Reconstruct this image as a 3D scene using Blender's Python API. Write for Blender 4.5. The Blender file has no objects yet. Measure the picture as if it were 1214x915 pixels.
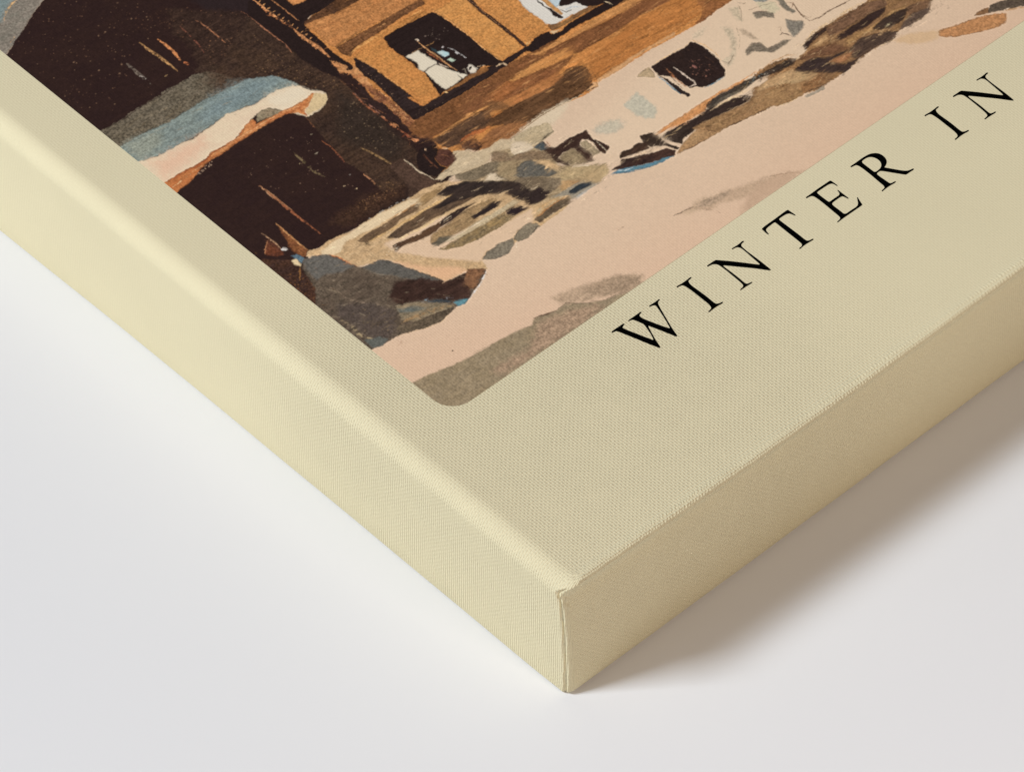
# Close-up of the corner of a printed, gallery-wrapped canvas lying on a white surface.
# Units: metres.  Canvas corner (bottom, nearest the camera) is the origin; X runs along the
# right-hand edge, Y along the left-hand edge, Z is up.
import bpy, math
import numpy as np
from mathutils import Matrix, Vector

scene = bpy.context.scene
MM = 0.001
D = 38.0              # depth of the canvas, mm
CW, CH = 300.0, 400.0 # canvas size, mm
AX0, AY0 = 17.1, 57.5 # lower left corner of the printed picture, mm
AX1, AY1 = CW - 17.1, CH - 17.1
ART_R = 6.0           # rounded corners of the picture, mm

# ------------------------------------------------------------------ camera
cam_d = bpy.data.cameras.new('camera')
cam = bpy.data.objects.new('camera', cam_d)
scene.collection.objects.link(cam)
rx = Vector((0.731921857, -0.681382415, 0.002898079))
ry = Vector((0.502848510, 0.543006149, 0.672523381))
rz = Vector((-0.459819281, -0.490777267, 0.740070201))
m = Matrix((rx, ry, rz)).transposed().to_4x4()
m.translation = Vector((-0.585704, -0.606759, 1.034785))
cam.matrix_world = m
cam_d.lens = 202.016
cam_d.sensor_width = 36.0
cam_d.clip_start = 0.05
cam_d.clip_end = 50.0
scene.camera = cam

# ------------------------------------------------------------------ world and lamps
scene.view_settings.view_transform = 'Standard'
scene.view_settings.look = 'None'
scene.view_settings.exposure = 0.0
scene.view_settings.gamma = 1.0
world = bpy.data.worlds.new('World')
scene.world = world
world.use_nodes = True
bg = world.node_tree.nodes['Background']
bg.inputs['Color'].default_value = (1.3, 0.92, 0.70, 1)
bg.inputs['Strength'].default_value = 0.10


def area(name, pos, target, size, power, color, size_y=None):
    ld = bpy.data.lights.new(name, 'AREA')
    ld.energy = power
    ld.color = color
    ld.size = size
    if size_y:
        ld.shape = 'RECTANGLE'
        ld.size_y = size_y
    o = bpy.data.objects.new(name, ld)
    scene.collection.objects.link(o)
    p, t = Vector(pos), Vector(target)
    o.location = p
    o.rotation_euler = (t - p).to_track_quat('-Z', 'Y').to_euler()
    return o


KEY_DIR = Vector((-0.60, 0.345, 0.745)).normalized()
FOCUS = Vector((0.07, 0.05, 0.0))
area('key_softbox', FOCUS + KEY_DIR * 3.2, FOCUS, 0.72, 86.0, (0.93, 1.0, 1.07))
area('left_fill_softbox', FOCUS + Vector((-0.88, 0.26, 0.22)).normalized() * 2.8, FOCUS, 1.0, 11.5, (1.02, 0.99, 0.95))  # unseen low wide lamp, added to brighten the left side; not a window
area('fill_softbox', Vector((0.03, 0.0, 0.02)) + Vector((0.0, -0.83, 0.56)) * 0.75, (0.03, 0.0, 0.02), 0.22, 1.75, (1.14, 0.975, 0.85))

GAIN = np.array([1.11, 1.11, 1.11])   # print ink calibration


def lin(c):
    c = np.asarray(c, float) / 255.0
    return np.where(c <= 0.04045, c / 12.92, ((c + 0.055) / 1.055) ** 2.4)


# ------------------------------------------------------------------ materials
def N(nt, typ, loc=(0, 0), **kw):
    n = nt.nodes.new(typ)
    for k, v in kw.items():
        setattr(n, k, v)
    return n


def math_node(nt, op, a, b=None, c=None):
    n = nt.nodes.new('ShaderNodeMath')
    n.operation = op
    for i, v in enumerate((a, b, c)):
        if v is None:
            continue
        if isinstance(v, (int, float)):
            n.inputs[i].default_value = v
        else:
            nt.links.new(v, n.inputs[i])
    return n.outputs[0]


def weave_normal(nt, strength, near=70.0, far=135.0, floor=0.22, pitch=0.68):
    """Plain-weave relief of the cloth, from the unwrapped millimetre UVs: tilts the shading normal by the
    slope of the thread height field.  Where the primer coat lies thicker the relief is shallower."""
    M = lambda op, a, b=None, c=None: math_node(nt, op, a, b, c)
    uv = nt.nodes.new('ShaderNodeUVMap'); uv.uv_map = 'weave'
    wob = nt.nodes.new('ShaderNodeTexNoise'); wob.inputs['Scale'].default_value = 0.35; wob.inputs['Detail'].default_value = 3
    nt.links.new(uv.outputs[0], wob.inputs['Vector'])
    ws = nt.nodes.new('ShaderNodeSeparateColor'); nt.links.new(wob.outputs['Color'], ws.inputs[0])
    s = nt.nodes.new('ShaderNodeSeparateXYZ'); nt.links.new(uv.outputs[0], s.inputs[0])
    u = M('MULTIPLY_ADD', M('MULTIPLY_ADD', ws.outputs[0], 0.6, s.outputs[0]), math.pi / pitch, 0.0)
    v = M('MULTIPLY_ADD', M('MULTIPLY_ADD', ws.outputs[1], 0.6, s.outputs[1]), math.pi / pitch, 0.0)
    su, cu, sv, cv = M('SINE', u), M('COSINE', u), M('SINE', v), M('COSINE', v)
    # thread height  h = .5 cos 2v + .22 cos 2u + .24 cos u cos v
    gu = M('ADD', M('MULTIPLY', M('MULTIPLY', su, cu), -0.9), M('MULTIPLY', M('MULTIPLY', su, cv), -0.24))
    gv = M('ADD', M('MULTIPLY', M('MULTIPLY', sv, cv), -2.0), M('MULTIPLY', M('MULTIPLY', cu, sv), -0.24))
    # yarn irregularity
    yn = nt.nodes.new('ShaderNodeTexNoise'); yn.inputs['Scale'].default_value = 0.16; yn.inputs['Detail'].default_value = 4
    nt.links.new(uv.outputs[0], yn.inputs['Vector'])
    # distance from the corner where the cloth is stretched bare over the bar
    d = M('SQRT', M('ADD', M('MULTIPLY', s.outputs[0], s.outputs[0]), M('MULTIPLY', s.outputs[1], s.outputs[1])))
    mr = nt.nodes.new('ShaderNodeMapRange'); mr.interpolation_type = 'SMOOTHSTEP'
    nt.links.new(d, mr.inputs[0])
    mr.inputs[1].default_value = near; mr.inputs[2].default_value = far
    mr.inputs[3].default_value = 1.0; mr.inputs[4].default_value = floor
    amp = M('MULTIPLY', M('MULTIPLY', mr.outputs[0], M('MULTIPLY_ADD', yn.outputs[0], 0.5, 0.75)), strength)
    tg = nt.nodes.new('ShaderNodeTangent'); tg.direction_type = 'UV_MAP'; tg.uv_map = 'weave'
    geo = nt.nodes.new('ShaderNodeNewGeometry')

    def V(op, a, b):
        n = nt.nodes.new('ShaderNodeVectorMath'); n.operation = op
        for i, x in enumerate((a, b)):
            if x is not None:
                nt.links.new(x, n.inputs[i])
        return n
    bt = V('CROSS_PRODUCT', geo.outputs['Normal'], tg.outputs[0])

    def SC(vec, f):
        n = nt.nodes.new('ShaderNodeVectorMath'); n.operation = 'SCALE'
        nt.links.new(vec, n.inputs[0]); nt.links.new(f, n.inputs['Scale'])
        return n.outputs[0]
    a = V('SUBTRACT', geo.outputs['Normal'], SC(tg.outputs[0], M('MULTIPLY', gu, amp))).outputs[0]
    b = V('SUBTRACT', a, SC(bt.outputs[0], M('MULTIPLY', gv, amp))).outputs[0]
    return V('NORMALIZE', b, None).outputs[0]


def new_mat(name):
    mt = bpy.data.materials.new(name); mt.use_nodes = True
    nt = mt.node_tree
    b = nt.nodes['Principled BSDF']
    b.inputs['Roughness'].default_value = 0.9
    b.inputs['Specular IOR Level'].default_value = 0.06
    return mt, nt, b


CREAM = np.array([0.720, 0.650, 0.438])


def canvas_material():
    mt, nt, b = new_mat('cream_canvas')
    uv = nt.nodes.new('ShaderNodeUVMap'); uv.uv_map = 'weave'
    n1 = nt.nodes.new('ShaderNodeTexNoise'); n1.inputs['Scale'].default_value = 0.05; n1.inputs['Detail'].default_value = 3
    nt.links.new(uv.outputs[0], n1.inputs['Vector'])
    n2 = nt.nodes.new('ShaderNodeTexNoise'); n2.inputs['Scale'].default_value = 1.6; n2.inputs['Detail'].default_value = 2
    nt.links.new(uv.outputs[0], n2.inputs['Vector'])
    k = math_node(nt, 'ADD', math_node(nt, 'MULTIPLY_ADD', n1.outputs[0], 0.05, 0.945), math_node(nt, 'MULTIPLY', n2.outputs[0], 0.06))
    mx = nt.nodes.new('ShaderNodeVectorMath'); mx.operation = 'SCALE'
    mx.inputs[0].default_value = tuple(CREAM)
    nt.links.new(k, mx.inputs['Scale'])
    nt.links.new(mx.outputs[0], b.inputs['Base Color'])
    nt.links.new(weave_normal(nt, 0.62), b.inputs['Normal'])
    return mt


def print_material():
    mt, nt, b = new_mat('printed_picture')
    at = nt.nodes.new('ShaderNodeAttribute'); at.attribute_name = 'ink'
    nt.links.new(at.outputs['Color'], b.inputs['Base Color'])
    nt.links.new(weave_normal(nt, 0.17, floor=0.5), b.inputs['Normal'])
    return mt


def ink_material():
    mt, nt, b = new_mat('black_ink')
    n2 = nt.nodes.new('ShaderNodeTexNoise'); n2.inputs['Scale'].default_value = 900
    tc = nt.nodes.new('ShaderNodeTexCoord'); nt.links.new(tc.outputs['Object'], n2.inputs['Vector'])
    r = nt.nodes.new('ShaderNodeMapRange'); nt.links.new(n2.outputs[0], r.inputs[0])
    r.inputs[3].default_value = 0.0008; r.inputs[4].default_value = 0.002
    nt.links.new(r.outputs[0], b.inputs['Base Color'])
    b.inputs['Specular IOR Level'].default_value = 0.0
    return mt


def table_material():
    mt, nt, b = new_mat('white_paper')
    tc = nt.nodes.new('ShaderNodeTexCoord')
    n = nt.nodes.new('ShaderNodeTexNoise'); n.inputs['Scale'].default_value = 6; n.inputs['Detail'].default_value = 4
    nt.links.new(tc.outputs['Object'], n.inputs['Vector'])
    r = nt.nodes.new('ShaderNodeMapRange'); nt.links.new(n.outputs[0], r.inputs[0])
    r.inputs[3].default_value = 0.76; r.inputs[4].default_value = 0.78
    c = nt.nodes.new('ShaderNodeCombineColor')
    for i, k in enumerate((0.99, 1.0, 1.015)):
        nt.links.new(math_node(nt, 'MULTIPLY', r.outputs[0], k), c.inputs[i])
    nt.links.new(c.outputs[0], b.inputs['Base Color'])
    return mt


MAT_CANVAS = canvas_material()
MAT_PRINT = print_material()
MAT_INK = ink_material()
MAT_TABLE = table_material()


# ------------------------------------------------------------------ mesh helpers
def mesh_from(name, verts, faces, mat, uvs=None, smooth=True, parent=None):
    me = bpy.data.meshes.new(name)
    me.from_pydata([tuple(v) for v in verts], [], faces)
    if uvs is not None:
        l = me.uv_layers.new(name='weave')
        l.data.foreach_set('uv', np.asarray(uvs, 'f').ravel())
    me.polygons.foreach_set('use_smooth', [smooth] * len(me.polygons))
    me.materials.append(mat)
    me.update()
    o = bpy.data.objects.new(name, me)
    scene.collection.objects.link(o)
    if parent:
        o.parent = parent
    return o


# ------------------------------------------------------------------ the white surface
n = 24
gx = np.linspace(-2.5, 2.5, n)
vs = [(x, y, 0.0) for y in gx for x in gx]
fs = [(j * n + i, j * n + i + 1, (j + 1) * n + i + 1, (j + 1) * n + i) for j in range(n - 1) for i in range(n - 1)]
table = mesh_from('ground', vs, fs, MAT_TABLE)
table['kind'] = 'structure'
table['label'] = 'smooth white paper surface under the canvas print'

# ------------------------------------------------------------------ the canvas
canvas = bpy.data.objects.new('canvas_print', None)
scene.collection.objects.link(canvas)
canvas.empty_display_size = 0.05
canvas['label'] = 'cream canvas print of a snowy wooden chalet with black WINTER IN lettering, lying on white'
canvas['category'] = 'canvas print'


def profiles():
    """(inset, z) up the wrapped sides, level by level: soft fold on the left side, beaded fold on the right."""
    Lp, Rp = [], []
    FOLD = 4.8
    for a in np.linspace(0, 1, 4):                       # lower fold
        Lp.append((0.6 * (1 - math.sin(a * math.pi / 2)), 0.05 + 0.8 * (1 - math.cos(a * math.pi / 2))))
        Rp.append((0.7 + 2.0 * (1 - math.sin(a * math.pi / 2)), 0.02 + 2.1 * (1 - math.cos(a * math.pi / 2))))
    for a in np.linspace(0, 1, 9)[1:]:
        Lp.append((0.18 * math.sin(a * math.pi), 1.15 + a * (D - FOLD - 1.15)))
        Rp.append((0.7 - 0.15 * math.sin(a * math.pi) + 0.45 * a, 2.2 + a * (D - 11.0 - 2.2)))
    rr = [(1.4, D - 9.0), (1.7, D - 7.2), (1.85, D - 6.1), (1.72, D - 5.2), (1.3, D - 4.2), (0.78, D - 3.1), (0.28, D - 2.1),
          (-0.12, D - 1.4), (-0.34, D - 0.95), (-0.34, D - 0.55), (-0.16, D - 0.2), (0.1, D + 0.06), (0.4, D + 0.22), (0.68, D + 0.22),
          (0.92, D + 0.12), (1.15, D + 0.2), (1.45, D + 0.28), (1.8, D + 0.16), (2.4, D + 0.04), (3.4, D), (6.0, D)]
    for a in np.linspace(0, 1, len(rr) - 1)[1:]:
        Lp.append((FOLD * (1 - math.cos(a * math.pi / 2)), D - FOLD + FOLD * math.sin(a * math.pi / 2)))
    Lp += [(5.8, D), (7.2, D)]
    Rp += rr
    return Lp, Rp


def smooth01(x, a, b):
    t = min(1, max(0, (x - a) / (b - a)))
    return t * t * (3 - 2 * t)


def wrap_mesh():
    Lp, Rp = profiles()
    K = len(Lp)
    assert K == len(Rp)
    rng = np.random.RandomState(5)
    ph = rng.rand(12) * 6.28
    R0 = 2.3
    # perimeter stations: (side, a) counter-clockwise seen from above starting up the right-hand (front) edge
    near = list(R0 + np.concatenate([np.linspace(0, 3, 14)[:-1], np.linspace(3, 12, 14)[:-1], np.linspace(12, 60, 14)[:-1]]))
    def run_front(L):
        return np.array(near[:13] + list(np.arange(R0 + 3, 222, 0.2375)) + list(np.linspace(224, L - R0, 20)))
    def run(L):
        return np.array(near + list(np.linspace(60 + R0, L - 60 - R0, 40)) + [L - x for x in near[::-1]])
    NA = 15
    stations = []
    for x in run_front(CW): stations.append(('R', x))
    for i in range(1, NA): stations.append(('c1', i / NA))
    for y in run(CH): stations.append(('E', y))
    for i in range(1, NA): stations.append(('c2', i / NA))
    for x in run(CW)[::-1]: stations.append(('B', x))
    for i in range(1, NA): stations.append(('c3', i / NA))
    for y in run(CH)[::-1]: stations.append(('L', y))
    for i in range(1, NA): stations.append(('c0', i / NA))
    verts, uvs = [], []
    arcL = [0.0]; arcR = [0.0]
    for k in range(1, K):
        arcL.append(arcL[-1] + math.dist(Lp[k], Lp[k - 1])); arcR.append(arcR[-1] + math.dist(Rp[k], Rp[k - 1]))
    for k in range(K):
        dl, zl = Lp[k]; dr, zr = Rp[k]
        for side, a in stations:
            seam = 0.0; n = (0, 0)
            vfade = 1 - smooth01(0.5 * (zl + zr), D - 3.2, D - 0.3)
            low = 1 - smooth01(0.5 * (zl + zr), 0.0, 2.5)
            def G(s):      # folded flap at the upright corner: groove and ridge
                return (vfade * (0.42 * math.exp(-((s + 0.75) / 0.33) ** 2) - 0.10 * math.exp(-((s + 0.1) / 0.4) ** 2)
                                 - 0.14 * math.exp(-((s + 1.7) / 0.7) ** 2)) + low * 0.15 * math.exp(-(s / 2.2) ** 2))
            if side == 'R':
                w = 0.10 * math.sin(a / 23 + ph[0]) + 0.05 * math.sin(a / 5.1 + ph[1])
                bow = -0.9 * math.sin(math.pi * min(1, a / 215.0)) * smooth01(zr, D - 14, D - 2) * (1 - smooth01(dr, 0.5, 5))
                sl_ = dl + 0.35 * math.exp(-R0 / 9.0) * (1 - smooth01(zl, D - 16, D))
                q = sl_ + R0 + (a - R0) * (CW - 2 * R0 - dl - sl_) / (CW - 2 * R0)
                s = a - R0 + 1.9
                edge = 1 - smooth01(dr, 1.0, 3.5)
                bow -= (2.0 - 1.5 * min(1, a / 210.0)) * max(0.0, 1 - zr / (D - 3))
                w *= 1 - math.exp(-(a - R0) / 4)
                # thread crowns where the cloth turns over the bar
                fadeb = (1 - 0.75 * smooth01(a, 120, 215)) * (1 - math.exp(-(a - R0) / 3)) * (0.8 + 0.4 * math.sin(a / 9 + ph[5]))
                ja = a + 0.12 * math.sin(a * 1.7 + ph[6]) + 0.1 * math.sin(a * 0.61 + ph[7])
                up = 1.0 if zr > D - 0.7 else 0.0
                b1 = up * math.exp(-((dr - 0.2) / 0.26) ** 2) * math.cos(ja * 2 * math.pi / 0.95) * fadeb
                b2 = up * math.exp(-((dr - 1.45) / 0.24) ** 2) * math.cos(ja * 2 * math.pi / 0.95 + 2.6) * fadeb
                p = (q, dr + w * 0.6 * edge + bow + G(s) + 0.2 * math.exp(-a / 7.0) * edge - 0.05 * b1,
                     zr + 0.05 * math.sin(a / 3.3 + ph[2]) * (zr > D - 3) * edge * (1 - math.exp(-(a - R0) / 4)) + 0.09 * b1 + 0.14 * b2)
                uvq = (q, -(arcR[-3] - arcR[k]) + Rp[-3][0])
            elif side == 'L':
                edge = 1 - smooth01(dl, 4.0, 6.5)
                belly = -1.5 * smooth01(a, 130, 240) * (1 - smooth01(zl, 0, D - 8))
                w = 0.12 * math.sin(a / 27 + ph[3]) + 0.05 * math.sin(a / 7 + ph[4])
                sr_ = dr + 0.2 * math.exp(-R0 / 7.0) * (1 - smooth01(dr, 1.0, 3.5)) - 2.0 * max(0.0, 1 - zr / (D - 3))
                q = sr_ + R0 + (a - R0) * (CH - 2 * R0 - dr - sr_) / (CH - 2 * R0)
                s = -(a - R0 + 1.9)
                w *= 1 - math.exp(-(a - R0) / 4)
                p = (dl + belly + w * 0.6 * edge + G(s) + 0.35 * math.exp(-a / 9.0) * (1 - smooth01(zl, D - 16, D)), q, zl)
                uvq = (-(arcL[-3] - arcL[k]) + Lp[-3][0], q)
            elif side == 'B':
                q = dl + R0 + (a - R0) * (CW - 2 * R0 - 2 * dl) / (CW - 2 * R0)
                p = (q, CH - dr, zr); uvq = (q, CH + arcR[-3] - arcR[k])
            elif side == 'E':
                q = dr + R0 + (a - R0) * (CH - 2 * R0 - 2 * dr) / (CH - 2 * R0)
                p = (CW - dl, q, zl); uvq = (CW + arcL[-3] - arcL[k], q)
            else:
                t = a * math.pi / 2
                c = {'c0': 0, 'c1': 1, 'c2': 2, 'c3': 3}[side]
                # start direction / blend for each corner
                if c == 0:   # from L (bottom of left side) to R
                    nx, ny = -math.cos(t), -math.sin(t); wR = a
                    g = G(-1.9 + 3.8 * a)
                    d_l = dl + 0.35 * math.exp(-R0 / 9.0) * (1 - smooth01(zl, D - 16, D)); d_r = dr + 0.2 * math.exp(-R0 / 7.0) * (1 - smooth01(dr, 1.0, 3.5)) - 2.0 * max(0.0, 1 - zr / (D - 3))
                    r = R0 - g
                    p = (d_l + R0 + nx * r, d_r + R0 + ny * r, zl * (1 - wR) + zr * wR)
                    uvq = (-(arcL[-3] - arcL[k]) + Lp[-3][0], d_r + R0 - a * R0 * 1.57)
                    if zl > D - 0.02 and zr > D - 0.02:
                        uvq = (p[0], p[1])
                elif c == 1:
                    nx, ny = math.sin(t), -math.cos(t); wR = 1 - a
                    p = (CW - dl - R0 + nx * R0, dr + R0 + ny * R0, zl * (1 - wR) + zr * wR); uvq = (p[0], p[1])
                elif c == 2:
                    nx, ny = math.cos(t), math.sin(t); wR = a
                    p = (CW - dl - R0 + nx * R0, CH - dr - R0 + ny * R0, zl * (1 - wR) + zr * wR); uvq = (p[0], p[1])
                else:
                    nx, ny = -math.sin(t), math.cos(t); wR = 1 - a
                    p = (dl + R0 + nx * R0, CH - dr - R0 + ny * R0, zl * (1 - wR) + zr * wR); uvq = (p[0], p[1])
            verts.append((p[0] * MM, p[1] * MM, p[2] * MM)); uvs.append(uvq)
    n = len(stations)
    faces, luv = [], []
    for k in range(K - 1):
        for i in range(n):
            j = (i + 1) % n
            f = (k * n + i, k * n + j, (k + 1) * n + j, (k + 1) * n + i)
            faces.append(f)
            if j == 0:      # seam between the two flaps
                luv += [uvs[f[0]], (uvs[f[0]][0], uvs[f[0]][1] - 0.2), (uvs[f[3]][0], uvs[f[3]][1] - 0.2), uvs[f[3]]]
            else:
                luv += [uvs[q] for q in f]
    top = tuple((K - 1) * n + i for i in range(n))
    faces.append(top); luv += [(verts[q][0] / MM, verts[q][1] / MM) for q in top]
    bot = tuple(i for i in range(n))[::-1]
    faces.append(bot); luv += [(verts[q][0] / MM, verts[q][1] / MM) for q in bot]
    return verts, faces, luv


v_, f_, uv_ = wrap_mesh()
wrap = mesh_from('canvas_wrap', v_, f_, MAT_CANVAS, uv_, True, canvas)
# picture beyond the frame of the photograph (canvas millimetres)
EXTRA = [
('p',[154, 163, 156],{'g':0.06,'o':0,'c2':[168,168,152],'f':2},[0,250,300,250,300,400,0,400]),
('p',[127, 138, 140],{'g':0.08,'c2':[112,120,120]},[0,262,60,318,95,300,140,345,190,305,240,330,300,290,300,250,0,240]),
('p',[220, 208, 184],{'g':0.05},[95,300,140,345,190,305,165,312,150,322,132,318,118,308]),
('p',[46, 36, 34],{'g':0.08,'c2':[58,42,36]},[17,215,28,236,36,262,120,300,225,262,215,230,200,220,150,240,60,260]),
('p',[226, 214, 191],{'g':0.04},[30,258,118,312,232,266,222,256,120,296,40,254]),
('p',[198, 136, 77],{'g':0.12,'c2':[184,120,68]},[70,215,72,254,120,284,196,256,182,200,120,190]),
('p',[44, 33, 32],{'g':0.08},[100,236,100,256,118,256,118,236]),
('p',[44, 33, 32],{'g':0.08},[136,240,136,258,154,258,154,240]),
('p',[222, 210, 186],{'g':0.04},[102,237,102,250,108,250,108,237]),
('p',[222, 210, 186],{'g':0.04},[138,241,138,253,144,253,144,241]),
('p',[217, 196, 166],{'g':0.04},[196,200,206,240,300,268,300,150,240,170]),
]
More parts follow.
